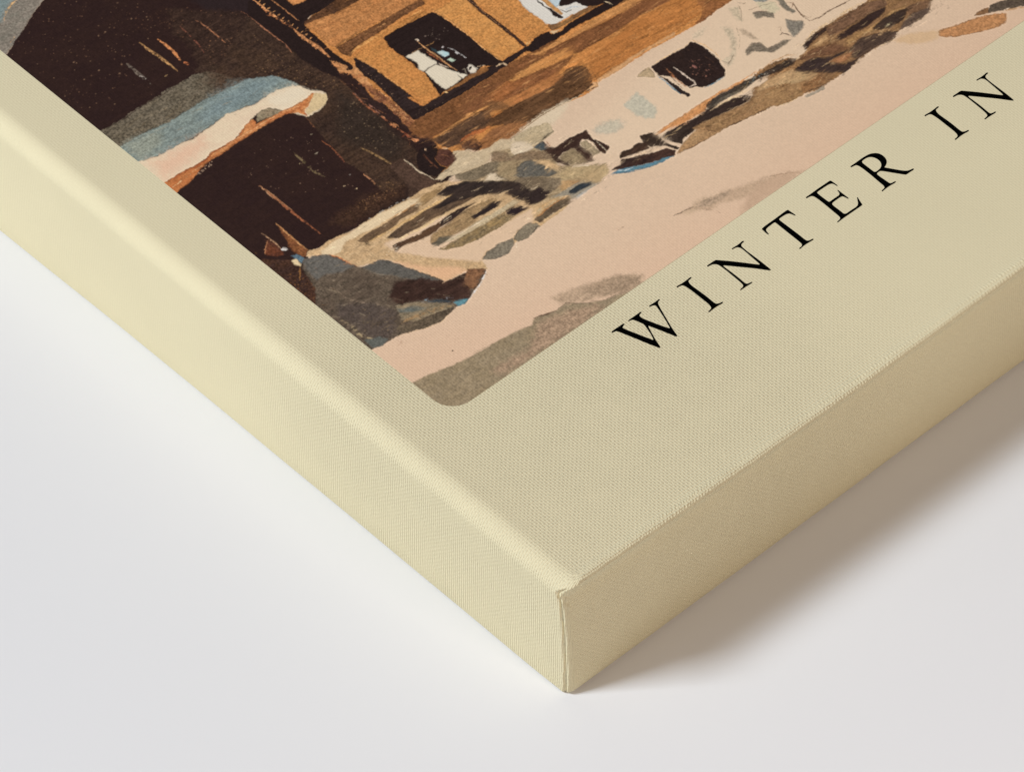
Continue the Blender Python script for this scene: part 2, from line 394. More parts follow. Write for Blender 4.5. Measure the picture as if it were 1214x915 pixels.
ART = [
('p',[216,184,155],{"f":30,"j":0,"g":0.03,"o":0},[14.7,85.5,71.0,66.9,141.3,63.4,242.9,63.0,216.3,38.0,5.6,43.4]),
('p',[222,196,166],{"f":14,"j":0,"g":0.03,"o":0},[87.1,101.8,139.6,109.0,176.2,116.3,207.3,87.5,170.3,80.6,112.1,86.5]),
('p',[140,130,117],{"c2":[120,114,102],"g":0.13,"o":0},[30.5,255.1,51.0,236.1,36.5,228.9,33.4,227.8,29.3,225.8,25.6,223.8,20.8,221.8,17.9,220.5,14.9,219.3,7.7,227.3]),
('p',[126,139,136],{"f":2.0,"g":0.1,"o":0},[30.5,255.1,33.8,235.6,31.1,233.9,27.9,232.8,26.1,231.8,24.2,230.2,15.6,231.4]),
('l',[205,165,115],{"w":0.529,"dry":0.35},[32.16,233.63,29.58,232.95,27.57,232.31,25.62,230.87]),
('l',[180,145,110],{"w":0.244,"dry":0.5},[25.93,231.25,24.22,229.45]),
('l',[190,155,115],{"w":0.407,"dry":0.6},[22.98,223.74,20.87,222.8]),
('p',[46,31,29],{"c2":[50,34,30],"g":0.06,"o":0},[14.7,218.9,18.0,220.5,20.8,221.8,25.6,223.9,29.2,225.8,33.4,227.8,36.6,228.9,40.8,230.7,82.3,192.3,77.4,158.4,74.7,136.9,72.8,115.0,64.3,113.2,50.5,116.3,39.1,117.3,28.6,118.6,27.0,118.9,26.0,118.7,26.7,107.9,13.6,90.2,11.1,81.5,9.0,141.3,8.9,186.7]),
('p',[46,35,35],{"f":3,"g":0.06,"o":0},[63.4,206.1,75.6,194.8,75.2,189.1,74.0,176.6,70.8,172.9,70.3,183.5,69.9,192.6,64.0,197.3]),
('p',[54,39,33],{"f":2.2,"c2":[64,47,38],"g":0.13,"o":0},[57.4,205.5,62.8,199.1,69.6,192.2,70.1,183.3,70.4,175.3,68.8,170.7,63.3,164.5,60.6,169.9,54.8,173.2,52.4,176.6,51.3,180.6,49.9,186.3,52.5,191.9,52.3,198.1]),
('s',[125,92,70],{"n":150,"sz":0.15},[18.1,220.4,36.7,228.8,53.0,214.3,44.3,201.4,32.3,192.6,37.3,185.3,20.7,184.2,18.0,186.8]),
('s',[165,130,100],{"n":45,"sz":0.17},[18.1,220.4,36.7,228.8,59.7,208.1,52.9,200.2,38.6,200.0,20.7,184.2,18.0,186.8]),
('s',[120,85,62],{"n":210,"sz":0.16},[50.4,213.3,64.0,199.4,69.3,191.8,68.6,172.3,64.3,165.6,52.0,178.3,52.7,193.7,43.7,205.4]),
('s',[165,120,88],{"n":60,"sz":0.17},[57.5,201.4,60.1,194.9,68.5,170.4,66.2,167.8,57.7,174.4,54.2,190.3]),
('p',[110,100,84],{"c2":[96,86,70],"g":0.22,"j":0.3,"o":0},[18.1,183.9,25.2,183.7,30.8,183.5,35.0,183.7,42.3,183.7,46.5,183.4,50.0,181.8,51.5,180.0,52.3,176.5,54.4,173.2,46.3,174.3,41.2,175.1,37.9,175.0,33.2,174.9,28.8,175.5,23.4,176.5,17.9,176.5,13.2,176.5,13.6,184.0]),
('p',[78,61,48],{"f":7,"g":0.2,"o":0},[49.8,183.0,53.3,179.8,56.9,173.5,59.2,170.9,54.7,173.0,49.9,173.7,45.8,174.2,46.3,176.9]),
('l',[60,48,42],{"w":0.244,"dry":0.2},[18.12,183.92,24.74,183.34,31.61,183.54,38.04,183.18,41.53,183.58]),
('p',[127,137,131],{"c2":[133,143,134],"g":0.12},[12.5,176.3,17.9,176.5,23.4,176.5,28.8,175.5,33.2,174.9,37.9,175.0,41.2,175.1,46.3,174.3,50.1,174.0,54.8,173.1,57.5,172.0,60.5,169.8,62.4,166.6,63.5,164.1,63.8,162.5,61.3,163.7,58.2,165.0,54.3,165.8,50.2,165.9,46.2,166.9,43.2,167.6,39.0,167.2,35.8,167.0,32.5,166.9,28.3,167.6,24.6,167.5,21.7,168.2,18.3,169.0,17.6,169.4,13.1,169.5]),
('p',[123,137,136],{"f":6,"g":0.11,"o":0},[45.8,174.2,50.0,173.9,54.8,173.1,57.4,172.0,60.5,169.8,62.4,166.7,55.1,166.2,50.7,166.3,46.2,166.9,42.6,167.9,38.8,168.2,37.4,170.8]),
('p',[142,146,132],{"f":3,"g":0.12,"o":0},[17.9,176.6,22.9,175.9,27.6,174.2,25.6,170.8,19.0,169.8,18.1,170.0]),
('p',[222,198,168],{"g":0.035,"c2":[226,206,174]},[13.0,169.6,17.8,169.7,18.4,169.1,21.5,168.1,24.8,167.7,28.3,167.7,32.7,166.5,35.6,166.8,38.9,167.0,43.5,167.6,46.3,166.7,50.3,165.6,54.7,165.4,58.3,165.4,61.0,164.3,63.5,162.9,63.9,160.9,64.4,159.1,66.0,157.5,66.3,156.4,65.3,154.6,63.7,153.5,61.6,153.1,57.3,153.4,55.9,156.5,54.5,159.0,52.7,162.1,48.6,162.6,42.9,160.7,39.2,159.5,34.3,159.6,32.0,160.0,28.9,159.1,22.3,159.7,17.4,159.7,12.6,159.7]),
('p',[223,186,156],{"f":5,"g":0.035,"o":0},[19.1,167.8,22.2,166.8,27.6,166.4,34.1,165.6,33.3,163.1,28.5,161.7,18.1,160.4]),
('p',[226,210,182],{"f":4,"g":0.03,"o":0},[54.4,165.1,60.7,163.9,63.2,162.2,64.0,158.9,59.5,158.4,55.4,158.9,53.6,162.6]),
('l',[90,84,78],{"w":0.203,"dry":0.2},[63.37,162.84,63.85,160.81,64.34,159.04]),
('p',[150,137,110],{"c2":[135,118,95],"g":0.16},[48.6,162.3,50.5,162.7,52.6,162.0,54.5,159.0,51.1,159.3,49.0,159.9,47.1,160.4]),
('p',[196,124,74],{"c2":[170,100,58],"ns":1,"g":0.1},[13.1,159.8,17.6,159.9,22.5,159.9,29.0,159.2,32.1,160.2,35.6,159.6,40.3,159.8,42.6,160.9,47.1,161.7,43.9,158.1,39.0,158.4,34.6,157.9,30.0,158.3,27.2,157.7,22.7,156.1,17.7,155.8,13.2,155.3]),
('p',[190,115,68],{"c2":[205,140,88],"ns":1,"g":0.1},[31.8,159.9,34.1,159.4,39.0,159.4,42.4,160.1,44.1,161.5,47.1,162.0,46.6,159.8,49.6,159.6,53.7,159.1,57.2,158.5,59.3,158.2,64.0,158.7,63.7,157.8,60.3,156.3,58.3,155.6,57.4,153.5,56.8,155.9,54.2,157.7,49.6,158.0,44.0,158.4,39.6,158.5,34.8,158.1,30.4,158.3]),
('l',[226,175,125],{"w":0.163,"dry":0.35},[32.59,159.18,36.13,159.13,40.4,159.4,46.0,159.1,51.36,159.03,55.7,158.29,58.5,157.34]),
('l',[150,80,48],{"w":0.244,"dry":0.3},[17.38,159.63,23.75,159.3,29.69,158.96,32.64,159.78,38.71,159.02]),
('l',[222,180,130],{"w":0.407,"dry":0.6},[17.75,157.49,23.48,157.95,28.11,158.16]),
('l',[140,95,62],{"w":0.203,"dry":0.5},[20.77,157.9,26.2,158.01,30.19,158.5]),
('s',[215,180,150],{"n":25,"sz":0.16},[21.9,156.2,27.8,157.8,30.8,157.6,29.6,156.8,26.0,156.2]),
('p',[212,187,143],{"g":0.06,"o":0},[64.1,158.4,66.2,156.3,65.3,154.6,63.7,153.5,61.4,153.4,57.7,153.8,58.5,155.3,61.3,156.7]),
('l',[200,140,88],{"w":0.651,"dry":0.35},[64.0,158.3,61.9,157.48,60.07,156.54,58.18,155.34]),
('l',[226,205,170],{"w":0.244,"dry":0.2},[57.35,153.48,61.04,153.02,64.09,153.48]),
('l',[165,105,70],{"w":0.529,"dry":0.4},[64.42,153.5,66.1,153.58,67.46,153.31]),
('p',[58,43,36],{"c2":[70,52,40],"g":0.16,"f":0.5,"o":0},[51.2,180.4,52.8,176.5,55.0,173.4,60.7,170.0,60.4,170.2,62.3,166.6,64.4,159.7,66.7,156.8,65.2,154.2,61.0,152.8,57.0,153.4,57.2,153.3,56.1,148.5,55.0,141.7,53.9,135.3,54.7,129.7,54.4,124.8,54.2,125.0,53.6,120.4,55.6,118.6,56.7,116.3,58.2,115.0,61.7,114.9,66.5,115.3,66.7,115.3,66.7,117.3,67.9,122.6,69.3,127.2,69.5,131.5,68.8,136.7,69.8,138.2,70.9,142.4,71.3,147.9,71.7,153.5,71.8,158.7,70.5,162.5,69.7,169.3,70.4,175.3,70.4,183.0,70.3,188.2,70.2,190.2]),
('p',[54,43,36],{"f":5,"g":0.12,"o":0},[68.8,155.0,70.5,150.8,70.3,139.9,69.5,131.5,65.5,127.5,62.0,128.1,61.4,135.1,58.8,138.8,58.2,143.2]),
('s',[150,125,95],{"n":70,"sz":0.15},[67.2,153.2,69.5,149.1,69.3,134.3,65.5,127.5,61.7,134.9,59.8,145.0]),
('s',[150,115,80],{"n":110,"sz":0.15},[66.7,184.1,67.9,172.9,71.8,158.7,70.2,154.9,65.7,159.1,62.7,167.1,57.3,173.4]),
('p',[41,30,28],{"f":1.2,"g":0.06,"o":0},[49.0,122.8,52.7,121.9,58.7,119.6,61.0,120.0,59.3,117.1,56.9,115.5,51.6,115.7,48.8,116.6,44.7,120.5]),
('p',[86,65,53],{"f":0.8,"c2":[72,54,44],"g":0.16,"o":0},[65.0,126.9,65.1,122.6,65.5,116.5,66.3,115.1,60.3,115.3,57.4,116.3,60.1,119.6,60.4,124.4,60.8,127.3,62.4,127.7]),
('l',[120,80,55],{"w":0.325,"dry":0.6},[57.03,153.13,56.67,151.18,56.08,148.47]),
('l',[140,84,56],{"w":0.325,"dry":0.3},[54.69,144.87,54.76,141.89,54.28,137.81,53.89,135.59]),
('l',[178,128,92],{"w":0.407,"dry":0.3},[54.39,129.34,54.44,127.37,54.35,125.02]),
('l',[112,95,68],{"w":0.732,"dry":0.55},[46.79,146.68,46.78,144.11,46.38,140.61,46.37,138.05,46.89,135.0]),
('l',[178,135,98],{"w":0.61,"dry":0.15},[33.21,143.5,33.49,139.73,33.36,136.03,33.63,132.29]),
('l',[150,92,62],{"w":0.692,"dry":0.25,"tp":0.45},[33.35,143.79,33.4,138.0,33.26,131.77,33.26,126.72,33.52,121.74]),
('l',[196,150,112],{"w":0.244,"dry":0.4},[33.47,143.68,33.09,140.2,33.0,138.06]),
('l',[205,185,155],{"w":0.366,"dry":0.1},[64.91,126.36,65.03,123.99,64.84,121.27,65.37,118.85,65.74,116.26]),
('l',[150,118,78],{"w":0.569,"dry":0.5},[59.95,136.76,60.7,133.8,61.35,129.98,61.78,126.68]),
('l',[168,118,84],{"w":0.366,"dry":0.25},[54.56,129.5,54.18,125.05]),
('l',[118,72,56],{"w":0.325,"dry":0.3},[54.43,138.96,53.78,135.7]),
('s',[140,105,70],{"n":25,"sz":0.15},[53.2,126.0,58.5,122.3,59.9,119.8,55.3,120.8]),
('l',[140,127,108],{"w":0.895,"dry":0},[50.72,142.59,50.67,142.38]),
('l',[195,168,130],{"w":0.651,"dry":0},[49.97,127.03,49.92,126.82]),
('l',[165,140,110],{"w":0.651,"dry":0},[48.35,129.81,48.3,129.6]),
('l',[105,95,88],{"w":0.732,"dry":0},[51.87,131.67,51.82,131.46]),
('l',[150,130,100],{"w":0.569,"dry":0},[45.52,142.69,45.47,142.48]),
('l',[130,115,95],{"w":0.569,"dry":0},[54.07,148.25,54.01,148.03]),
('p',[66,46,35],{"f":4,"g":0.18,"o":0},[37.7,122.6,47.6,123.6,52.4,123.0,57.0,120.6,58.9,119.5,57.0,117.4,48.0,118.1,40.5,118.8]),
('s',[150,110,75],{"n":75,"sz":0.15},[40.9,122.2,48.4,123.5,57.3,120.9,56.0,119.0,45.2,120.1]),
('s',[140,110,90],{"n":60,"sz":0.15},[41.8,155.8,53.9,149.1,50.4,135.0,50.9,125.5,34.9,137.8,32.5,150.3]),
('l',[195,148,96],{"w":0.732,"dry":0.25},[44.02,201.05,44.19,197.54,44.48,192.6,44.58,188.51,44.49,186.94]),
('l',[214,142,90],{"w":0.773,"dry":0.2},[48.23,198.83,48.36,195.02,48.18,192.18,47.45,189.32]),
('l',[206,125,80],{"w":0.814,"dry":0.25},[47.74,188.25,47.94,186.74]),
('l',[112,100,88],{"w":1.017,"dry":0.55},[36.98,197.55,36.9,194.29,36.83,191.04,36.72,188.17]),
('l',[190,178,165],{"w":0.407,"dry":0.4},[36.68,192.18,37.02,190.21]),
('l',[140,112,78],{"w":0.976,"dry":0.1},[41.4,187.81,41.37,187.57]),
('l',[170,115,82],{"w":0.366,"dry":0.45},[59.54,197.44,60.02,194.3,59.85,190.42,59.81,186.44]),
('l',[122,76,60],{"w":0.447,"dry":0.75},[55.33,198.64,55.11,195.48,54.7,191.84,53.64,187.46]),
('l',[168,112,82],{"w":0.325,"dry":0.35},[69.78,192.37,70.34,188.8,70.1,183.29,70.19,178.17,70.15,175.53,69.66,172.64]),
('p',[198,136,77],{"c2":[188,124,68],"g":0.13,"o":0},[78.1,178.2,85.1,179.9,93.2,180.6,165.9,113.3,162.7,112.1,156.3,112.0,150.7,111.7,142.7,112.4,135.4,113.2,129.4,113.4,125.9,113.2,118.0,113.9,116.7,112.5,112.2,112.7,105.9,114.0,100.9,114.6,94.8,114.7,101.7,114.7,96.9,114.6,91.8,114.1,88.4,114.0,87.0,115.9,81.6,115.1,78.0,119.1,75.3,119.7,74.2,118.0,70.5,117.0,68.3,117.1,68.6,119.4,73.8,125.6,73.4,135.7,73.3,148.3,77.4,158.8,76.9,166.6]),
('p',[41,30,28],{"g":0.08,"o":0},[74.0,192.9,78.2,192.4,94.7,179.2,87.8,178.7,80.8,179.2,78.1,178.2,77.8,173.2,76.9,166.6,77.1,158.5,75.6,157.8,75.7,163.1,75.6,169.2,74.8,174.6,75.0,180.5,74.9,188.3]),
('p',[205,140,85],{"g":0.1},[81.5,188.6,80.9,186.5,81.1,185.0,83.1,184.4,86.2,184.3]),
('p',[98,66,43],{"c2":[72,50,38],"g":0.2},[78.7,178.7,82.4,179.0,86.1,178.9,90.1,179.3,91.8,179.1,97.4,173.9,90.9,174.9,85.5,176.1,80.4,177.2,78.2,177.5]),
('p',[190,131,80],{"c2":[178,119,70],"g":0.14},[77.9,177.8,81.5,177.4,87.0,175.8,93.0,175.3,95.9,175.3,107.1,165.0,100.8,165.2,92.4,166.3,86.4,166.8,78.6,166.9,77.9,169.7,78.6,174.1]),
('l',[150,95,55],{"w":0.285,"dry":0.3},[78.87,174.7,82.91,173.79,88.26,173.03]),
('l',[150,100,58],{"w":0.529,"dry":0.45},[88.84,175.75,93.05,174.22,97.6,173.07]),
('p',[122,82,52],{"c2":[104,70,46],"g":0.2},[78.6,166.7,85.9,166.3,92.1,166.0,98.9,165.7,106.1,165.2,105.4,163.1,98.3,163.6,93.5,163.3,87.5,163.5,81.9,163.3,79.2,161.8,78.3,164.0]),
('l',[60,42,36],{"w":0.325,"dry":0.3},[78.61,166.9,83.58,166.78,87.76,166.27]),
('l',[212,155,92],{"w":0.895,"dry":0.45},[79.23,162.44,82.97,163.0,89.14,162.65,93.66,162.5,103.26,162.07]),
('l',[120,75,48],{"w":0.366,"dry":0.2},[81.74,161.12,84.57,161.18,86.2,160.67]),
('p',[41,30,28],{"g":0.07,"o":0,"f":0.35},[73.9,194.4,74.9,185.6,75.1,178.0,75.0,173.7,75.2,169.2,74.5,164.8,73.2,160.3,72.4,157.4,70.6,162.6,69.8,169.5,70.4,175.3,70.4,183.0,70.3,188.2,70.1,190.1]),
('p',[41,30,28],{"g":0.07,"o":0},[77.8,192.1,77.5,189.6,78.3,184.2,78.1,178.2,77.8,173.2,76.9,166.6,76.7,158.1,75.3,158.1,75.7,161.1,75.5,165.5,75.6,169.8,75.5,174.3,75.8,178.7,75.4,183.5,76.2,190.8]),
('l',[196,128,82],{"w":0.732,"dry":0.45},[74.91,193.73,74.92,190.32,74.55,187.28,75.03,183.12,75.33,178.25]),
('l',[222,160,105],{"w":0.366,"dry":0.5},[74.87,193.42,74.93,189.29,75.07,185.78,75.39,181.43]),
('l',[214,148,96],{"w":0.936,"dry":0.22},[75.28,178.7,75.17,173.9,75.48,169.59,75.31,165.27]),
('l',[215,155,100],{"w":0.244,"dry":0.2},[75.23,191.73,75.98,191.85]),
('l',[215,155,100],{"w":0.244,"dry":0.2},[75.31,190.03,76.06,190.15]),
('l',[215,155,100],{"w":0.244,"dry":0.2},[75.38,188.33,76.13,188.45]),
('l',[215,155,100],{"w":0.244,"dry":0.2},[75.46,186.64,76.21,186.76]),
('l',[215,155,100],{"w":0.244,"dry":0.2},[75.53,184.95,76.28,185.06]),
('l',[215,155,100],{"w":0.244,"dry":0.2},[75.61,183.25,76.36,183.37]),
('l',[215,155,100],{"w":0.244,"dry":0.2},[75.68,181.56,76.43,181.68]),
('l',[215,155,100],{"w":0.244,"dry":0.2},[75.76,179.88,76.51,179.99]),
('l',[215,155,100],{"w":0.244,"dry":0.2},[75.83,178.19,76.58,178.31]),
('l',[215,155,100],{"w":0.244,"dry":0.2},[75.91,176.5,76.66,176.62]),
('l',[215,155,100],{"w":0.244,"dry":0.2},[75.98,174.82,76.73,174.94]),
('l',[215,155,100],{"w":0.244,"dry":0.2},[76.06,173.14,76.8,173.26]),
('l',[192,132,86],{"w":0.244,"dry":0.2},[78.13,191.09,78.25,186.77,78.21,182.54,78.16,179.88]),
('p',[208,150,98],{"c2":[170,112,70],"ns":1,"g":0.14,"j":0.35},[74.3,164.6,74.3,162.8,74.1,161.0,73.3,160.0,74.1,158.6,75.0,157.1,74.9,155.1,74.5,153.2,74.8,151.4,74.9,149.7,74.8,148.3,73.4,146.8,74.6,145.6,74.7,143.6,74.3,141.6,74.0,139.5,74.3,137.7,73.0,135.7,73.1,133.7,74.6,131.1,76.4,132.6,76.2,135.9,75.9,138.5,76.1,140.3,76.4,142.8,76.2,145.0,76.5,147.1,76.1,149.8,76.3,152.4,77.5,154.4,77.7,157.1,77.6,158.8,76.1,158.1,75.2,158.9,76.1,160.5,75.5,162.6]),
('l',[110,60,45],{"w":0.407,"dry":0.4},[75.14,162.21,75.52,160.47,75.38,159.4]),
('s',[110,65,45],{"n":40,"sz":0.17},[75.1,148.7,75.8,145.7,75.6,138.8,74.3,133.7,73.3,136.3,74.4,142.3]),
('l',[225,175,125],{"w":0.244,"dry":0.2},[76.35,147.58,76.24,145.31,76.21,143.76]),
('l',[215,170,120],{"w":0.244,"dry":0.3},[76.33,142.06,75.83,139.38,75.91,137.34]),
('p',[52,36,34],{"f":0.5,"g":0.08,"o":0},[74.7,151.9,73.2,146.5,74.4,145.4,73.9,141.2,74.1,137.8,72.5,135.4,71.7,139.3,71.5,144.6,72.8,148.5]),
('l',[150,105,88],{"w":0.407,"dry":0.5},[71.5,151.68,71.0,148.98,71.23,146.79,71.46,144.6,70.92,141.56,71.05,139.88]),
('l',[190,140,100],{"w":0.488,"dry":0.3},[70.54,141.14,71.24,140.09]),
('p',[165,110,70],{"c2":[110,70,50],"ns":1,"g":0.2,"j":0.4,"o":0},[74.5,153.7,76.0,150.3,76.4,146.7,76.2,142.9,76.0,138.5,75.7,134.2,76.0,130.0,75.5,126.6,74.3,127.7,74.1,131.4,73.5,135.9,73.9,140.8,74.2,144.2,73.4,146.9,74.5,149.1,74.5,151.7]),
('s',[215,165,115],{"n":60,"sz":0.16},[74.7,148.9,75.6,142.2,75.7,134.2,76.1,130.6,74.0,136.4,74.2,144.2]),
('p',[52,37,34],{"f":0.6,"g":0.1,"o":0},[73.9,153.0,73.4,147.4,73.8,143.8,73.6,140.0,73.2,135.5,73.8,131.1,74.8,126.6,73.4,122.7,71.9,128.0,72.3,133.5,72.2,139.4,71.9,148.2]),
('l',[160,98,66],{"w":0.529,"dry":0.5},[71.23,152.13,70.58,146.81,70.83,141.99,70.75,136.84,71.14,133.22,71.52,129.62]),
('l',[214,145,98],{"w":1.058,"dry":0.15},[71.09,130.15,71.92,128.79]),
('l',[205,140,92],{"w":1.058,"dry":0.35},[71.02,137.9,71.43,135.56]),
('l',[150,85,60],{"w":0.569,"dry":0.3},[71.14,133.22,71.01,131.07]),
('p',[200,139,78],{"c2":[193,130,72],"g":0.13},[79.6,161.1,87.1,162.5,93.0,162.8,103.1,161.9,103.9,160.4,94.4,160.8,89.8,161.3,88.6,159.5,87.9,156.1,88.6,151.8,88.3,147.4,88.9,145.5,88.2,138.2,86.1,136.8,81.0,137.0,80.7,145.1,80.2,152.2,80.8,155.0,80.4,158.1]),
('l',[215,160,100],{"w":0.244,"dry":0.3},[79.53,160.97,80.31,157.98,80.83,154.97,80.8,150.34,81.22,143.68]),
('p',[41,30,28],{"g":0.09,"c2":[52,40,38]},[79.2,160.8,79.9,160.6,80.3,158.0,80.8,155.0,80.7,150.8,80.9,145.9,81.0,140.9,80.0,141.8,80.6,136.8,80.7,136.0,79.8,134.5,77.0,133.5,75.8,135.2,76.2,140.1,76.8,145.4,77.3,151.0,77.1,154.4,77.6,158.0]),
('s',[150,120,95],{"n":25,"sz":0.14},[79.2,157.8,79.3,151.7,78.5,140.6,77.3,144.4,77.3,153.6]),
('p',[41,30,28],{"g":0.08},[89.8,161.3,93.5,161.3,99.4,160.6,104.8,159.8,105.4,156.4,105.6,149.4,105.4,141.6,105.7,135.3,105.2,133.8,102.3,135.8,101.0,137.3,98.5,136.6,93.5,136.3,87.7,137.0,86.1,136.8,87.0,139.3,88.9,145.5,88.4,147.3,88.8,150.9,88.5,155.2,88.6,158.4]),
('p',[206,148,86],{"c2":[198,138,77],"g":0.12},[105.1,159.7,108.1,159.3,113.0,159.5,113.9,158.0,113.5,152.9,113.7,148.0,113.5,142.8,112.9,136.0,109.3,135.2,105.5,135.7,105.5,140.2,105.9,147.2,105.9,153.9]),
('l',[228,172,112],{"w":0.244,"dry":0.25},[104.76,159.53,105.74,153.69,105.68,147.0,105.3,139.99,105.45,135.71]),
('p',[200,140,80],{"c2":[193,131,73],"g":0.13},[115.0,157.6,123.8,149.5,122.7,144.5,122.5,136.5,122.3,135.7,116.5,135.9,114.5,134.8,113.8,135.5,114.2,139.5,114.4,144.7,114.9,150.3,115.2,154.8]),
('p',[54,39,34],{"c2":[70,48,38],"ns":1,"g":0.15},[114.0,158.6,115.1,157.5,114.5,154.0,114.4,148.8,114.4,143.7,114.0,135.2,113.0,134.9,113.3,141.0,113.3,147.7,113.6,153.5]),
('l',[150,110,75],{"w":0.203,"dry":0.6},[114.34,156.9,114.35,152.82,113.85,147.19,113.94,141.71]),
('l',[160,105,60],{"w":0.163,"dry":0.3},[108.23,141.63,110.17,138.16,111.64,136.46]),
('p',[41,30,28],{"g":0.08,"c2":[50,38,36]},[80.6,136.8,86.1,136.8,87.7,136.6,93.3,136.0,100.1,136.4,102.3,135.8,105.1,135.2,113.0,135.1,114.4,134.6,117.9,135.3,121.2,135.1,119.4,131.9,113.3,132.4,112.2,133.8,107.1,133.3,104.5,133.1,101.0,133.3,93.1,133.3,84.2,133.7,79.5,134.1,76.2,134.6,76.3,138.7]),
('s',[120,100,80],{"n":15,"sz":0.14},[76.3,138.7,80.4,136.2,85.2,134.4,79.6,134.3,76.1,135.0]),
('p',[222,210,186],{"g":0.03,"o":1},[89.1,152.5,91.2,152.3,92.8,151.9,93.0,150.6,93.5,146.6,93.2,145.7,91.9,145.7,88.9,145.8,88.5,147.2,89.7,148.5,89.7,149.7,89.4,151.2]),
('p',[222,209,184],{"g":0.03,"o":1},[89.1,145.5,92.8,145.5,93.8,142.6,94.3,139.5,94.0,137.4,90.4,137.1,88.4,137.4,88.6,141.2]),
('p',[225,214,190],{"g":0.03,"o":1},[93.8,142.0,94.5,140.3,96.1,137.5,94.3,137.3,94.3,138.5]),
('p',[150,102,60],{"c2":[120,82,52],"ns":1,"g":0.15},[88.0,137.2,90.2,136.9,93.6,136.9,96.2,137.3,99.2,136.9,101.2,136.7,101.4,135.3,98.8,135.3,96.0,135.9,92.1,135.9,88.7,136.4]),
('l',[195,145,98],{"w":0.488,"dry":0.1},[95.01,155.24,94.88,152.95,94.7,150.91,94.97,148.45,94.95,145.07,94.97,142.05,95.08,140.35]),
('l',[225,205,180],{"w":0.651,"dry":0.1},[94.89,155.27,95.44,154.64]),
('l',[160,95,60],{"w":0.651,"dry":0.3},[94.15,150.01,94.32,147.45,94.6,145.0]),
('l',[170,128,80],{"w":0.244,"dry":0.3},[95.24,151.81,97.0,151.59,97.95,151.72]),
('l',[150,115,80],{"w":0.325,"dry":0.3},[90.38,152.3,92.83,152.23,94.41,151.98]),
('p',[170,205,208],{"c2":[196,212,205],"ns":1,"g":0.05},[95.9,148.4,97.2,148.2,97.9,146.5,97.5,145.7,96.1,145.8,96.0,146.9]),
('p',[190,208,185],{"g":0.05},[95.8,144.8,97.2,144.8,97.4,143.4,96.3,143.5]),
('p',[50,66,70],{"f":0.3,"g":0.05,"o":0},[95.8,150.9,96.4,149.1,95.7,147.8,95.6,149.5]),
('l',[205,200,195],{"w":0.366,"dry":0.35},[99.03,147.7,99.55,145.82,99.55,144.61,99.97,142.02]),
('l',[200,190,185],{"w":0.569,"dry":0.2},[98.09,148.97,98.4,148.69]),
('l',[220,215,210],{"w":0.569,"dry":0.1},[99.3,145.24,99.46,144.5]),
('p',[224,212,192],{"g":0.04},[97.5,139.3,99.2,139.7,99.5,137.5,98.2,136.7,97.1,137.3]),
('l',[41,30,28],{"w":0.569,"dry":0.1},[97.55,138.47,98.79,138.91]),
('l',[225,195,160],{"w":0.447,"dry":0.5},[100.0,137.8,101.51,137.0]),
('l',[120,110,95],{"w":0.285,"dry":0.3},[96.19,139.73,97.09,139.49,96.18,137.75]),
('l',[222,200,175],{"w":0.488,"dry":0.5},[93.76,145.76,93.7,144.02,94.37,142.61]),
('s',[150,130,115],{"n":16,"sz":0.17},[100.3,156.4,104.0,152.5,99.0,150.7,97.5,154.6]),
('l',[225,185,130],{"w":0.569,"dry":0.1},[87.9,137.03,88.33,136.24]),
('l',[222,190,152],{"w":0.529,"dry":0.1},[103.42,134.93,104.37,134.84,105.24,134.37,105.47,132.7]),
('p',[218,212,200],{"g":0.03},[123.9,149.4,122.5,145.3,122.7,141.0,122.7,137.1,124.2,135.9,127.7,135.7,132.2,134.9,134.5,134.8,137.4,136.9]),
('p',[196,145,90],{"g":0.1},[127.8,145.8,129.0,144.7,128.5,139.0,128.3,137.2,127.4,137.1,127.2,140.2]),
('p',[190,204,206],{"g":0.04},[129.3,144.4,132.4,141.6,130.1,140.3,128.5,139.8,128.6,141.7]),
('p',[41,30,28],{"g":0.06},[127.1,146.4,127.0,144.5,126.8,141.8,127.2,140.2,127.3,136.2,126.3,136.5,125.7,138.3,126.4,139.7,126.4,143.4]),
('p',[41,30,28],{"g":0.06},[132.0,142.0,144.8,130.0,142.0,130.6,139.4,131.4,137.8,133.2,135.8,133.6,133.9,135.7,133.4,138.2,131.3,138.5,130.1,139.2,129.4,139.9]),
('l',[200,205,205],{"w":0.488,"dry":0.4},[129.36,137.91,131.74,137.41,133.26,136.0]),
('l',[41,30,28],{"w":0.325,"dry":0.3},[128.76,138.8,129.1,137.14,130.8,136.92]),
('p',[152,112,70],{"c2":[120,86,56],"ns":1,"g":0.15},[122.6,136.8,126.0,135.3,130.5,135.1,134.8,134.6,136.7,133.3,130.3,133.9,124.9,134.2,122.1,134.7]),
('p',[41,30,28],{"g":0.07},[112.5,133.5,115.3,135.1,118.9,135.8,121.5,135.1,121.1,133.7,123.9,133.1,126.9,133.8,135.5,133.3,138.0,133.0,141.6,131.7,144.7,130.9,146.7,129.0,140.2,130.2,137.5,130.4,133.7,130.9,127.3,131.7,121.6,131.6,117.0,131.8,113.4,132.0]),
('p',[226,190,145],{"g":0.05},[121.5,134.9,123.9,133.7,121.5,133.4]),
('l',[225,200,160],{"w":0.285,"dry":0.2},[138.76,133.49,139.38,132.37,139.25,131.13]),
('l',[224,180,120],{"w":0.488,"dry":0.3},[114.22,135.41,115.53,135.54]),
('p',[128,84,51],{"c2":[112,74,46],"g":0.17,"o":0},[76.2,134.6,79.5,134.1,84.2,133.7,93.1,133.3,101.0,133.3,107.1,133.3,113.3,132.4,120.3,131.8,120.1,124.6,113.6,122.7,104.5,123.1,95.6,123.5,87.0,124.2,79.1,125.7,72.8,128.9,72.6,133.6]),
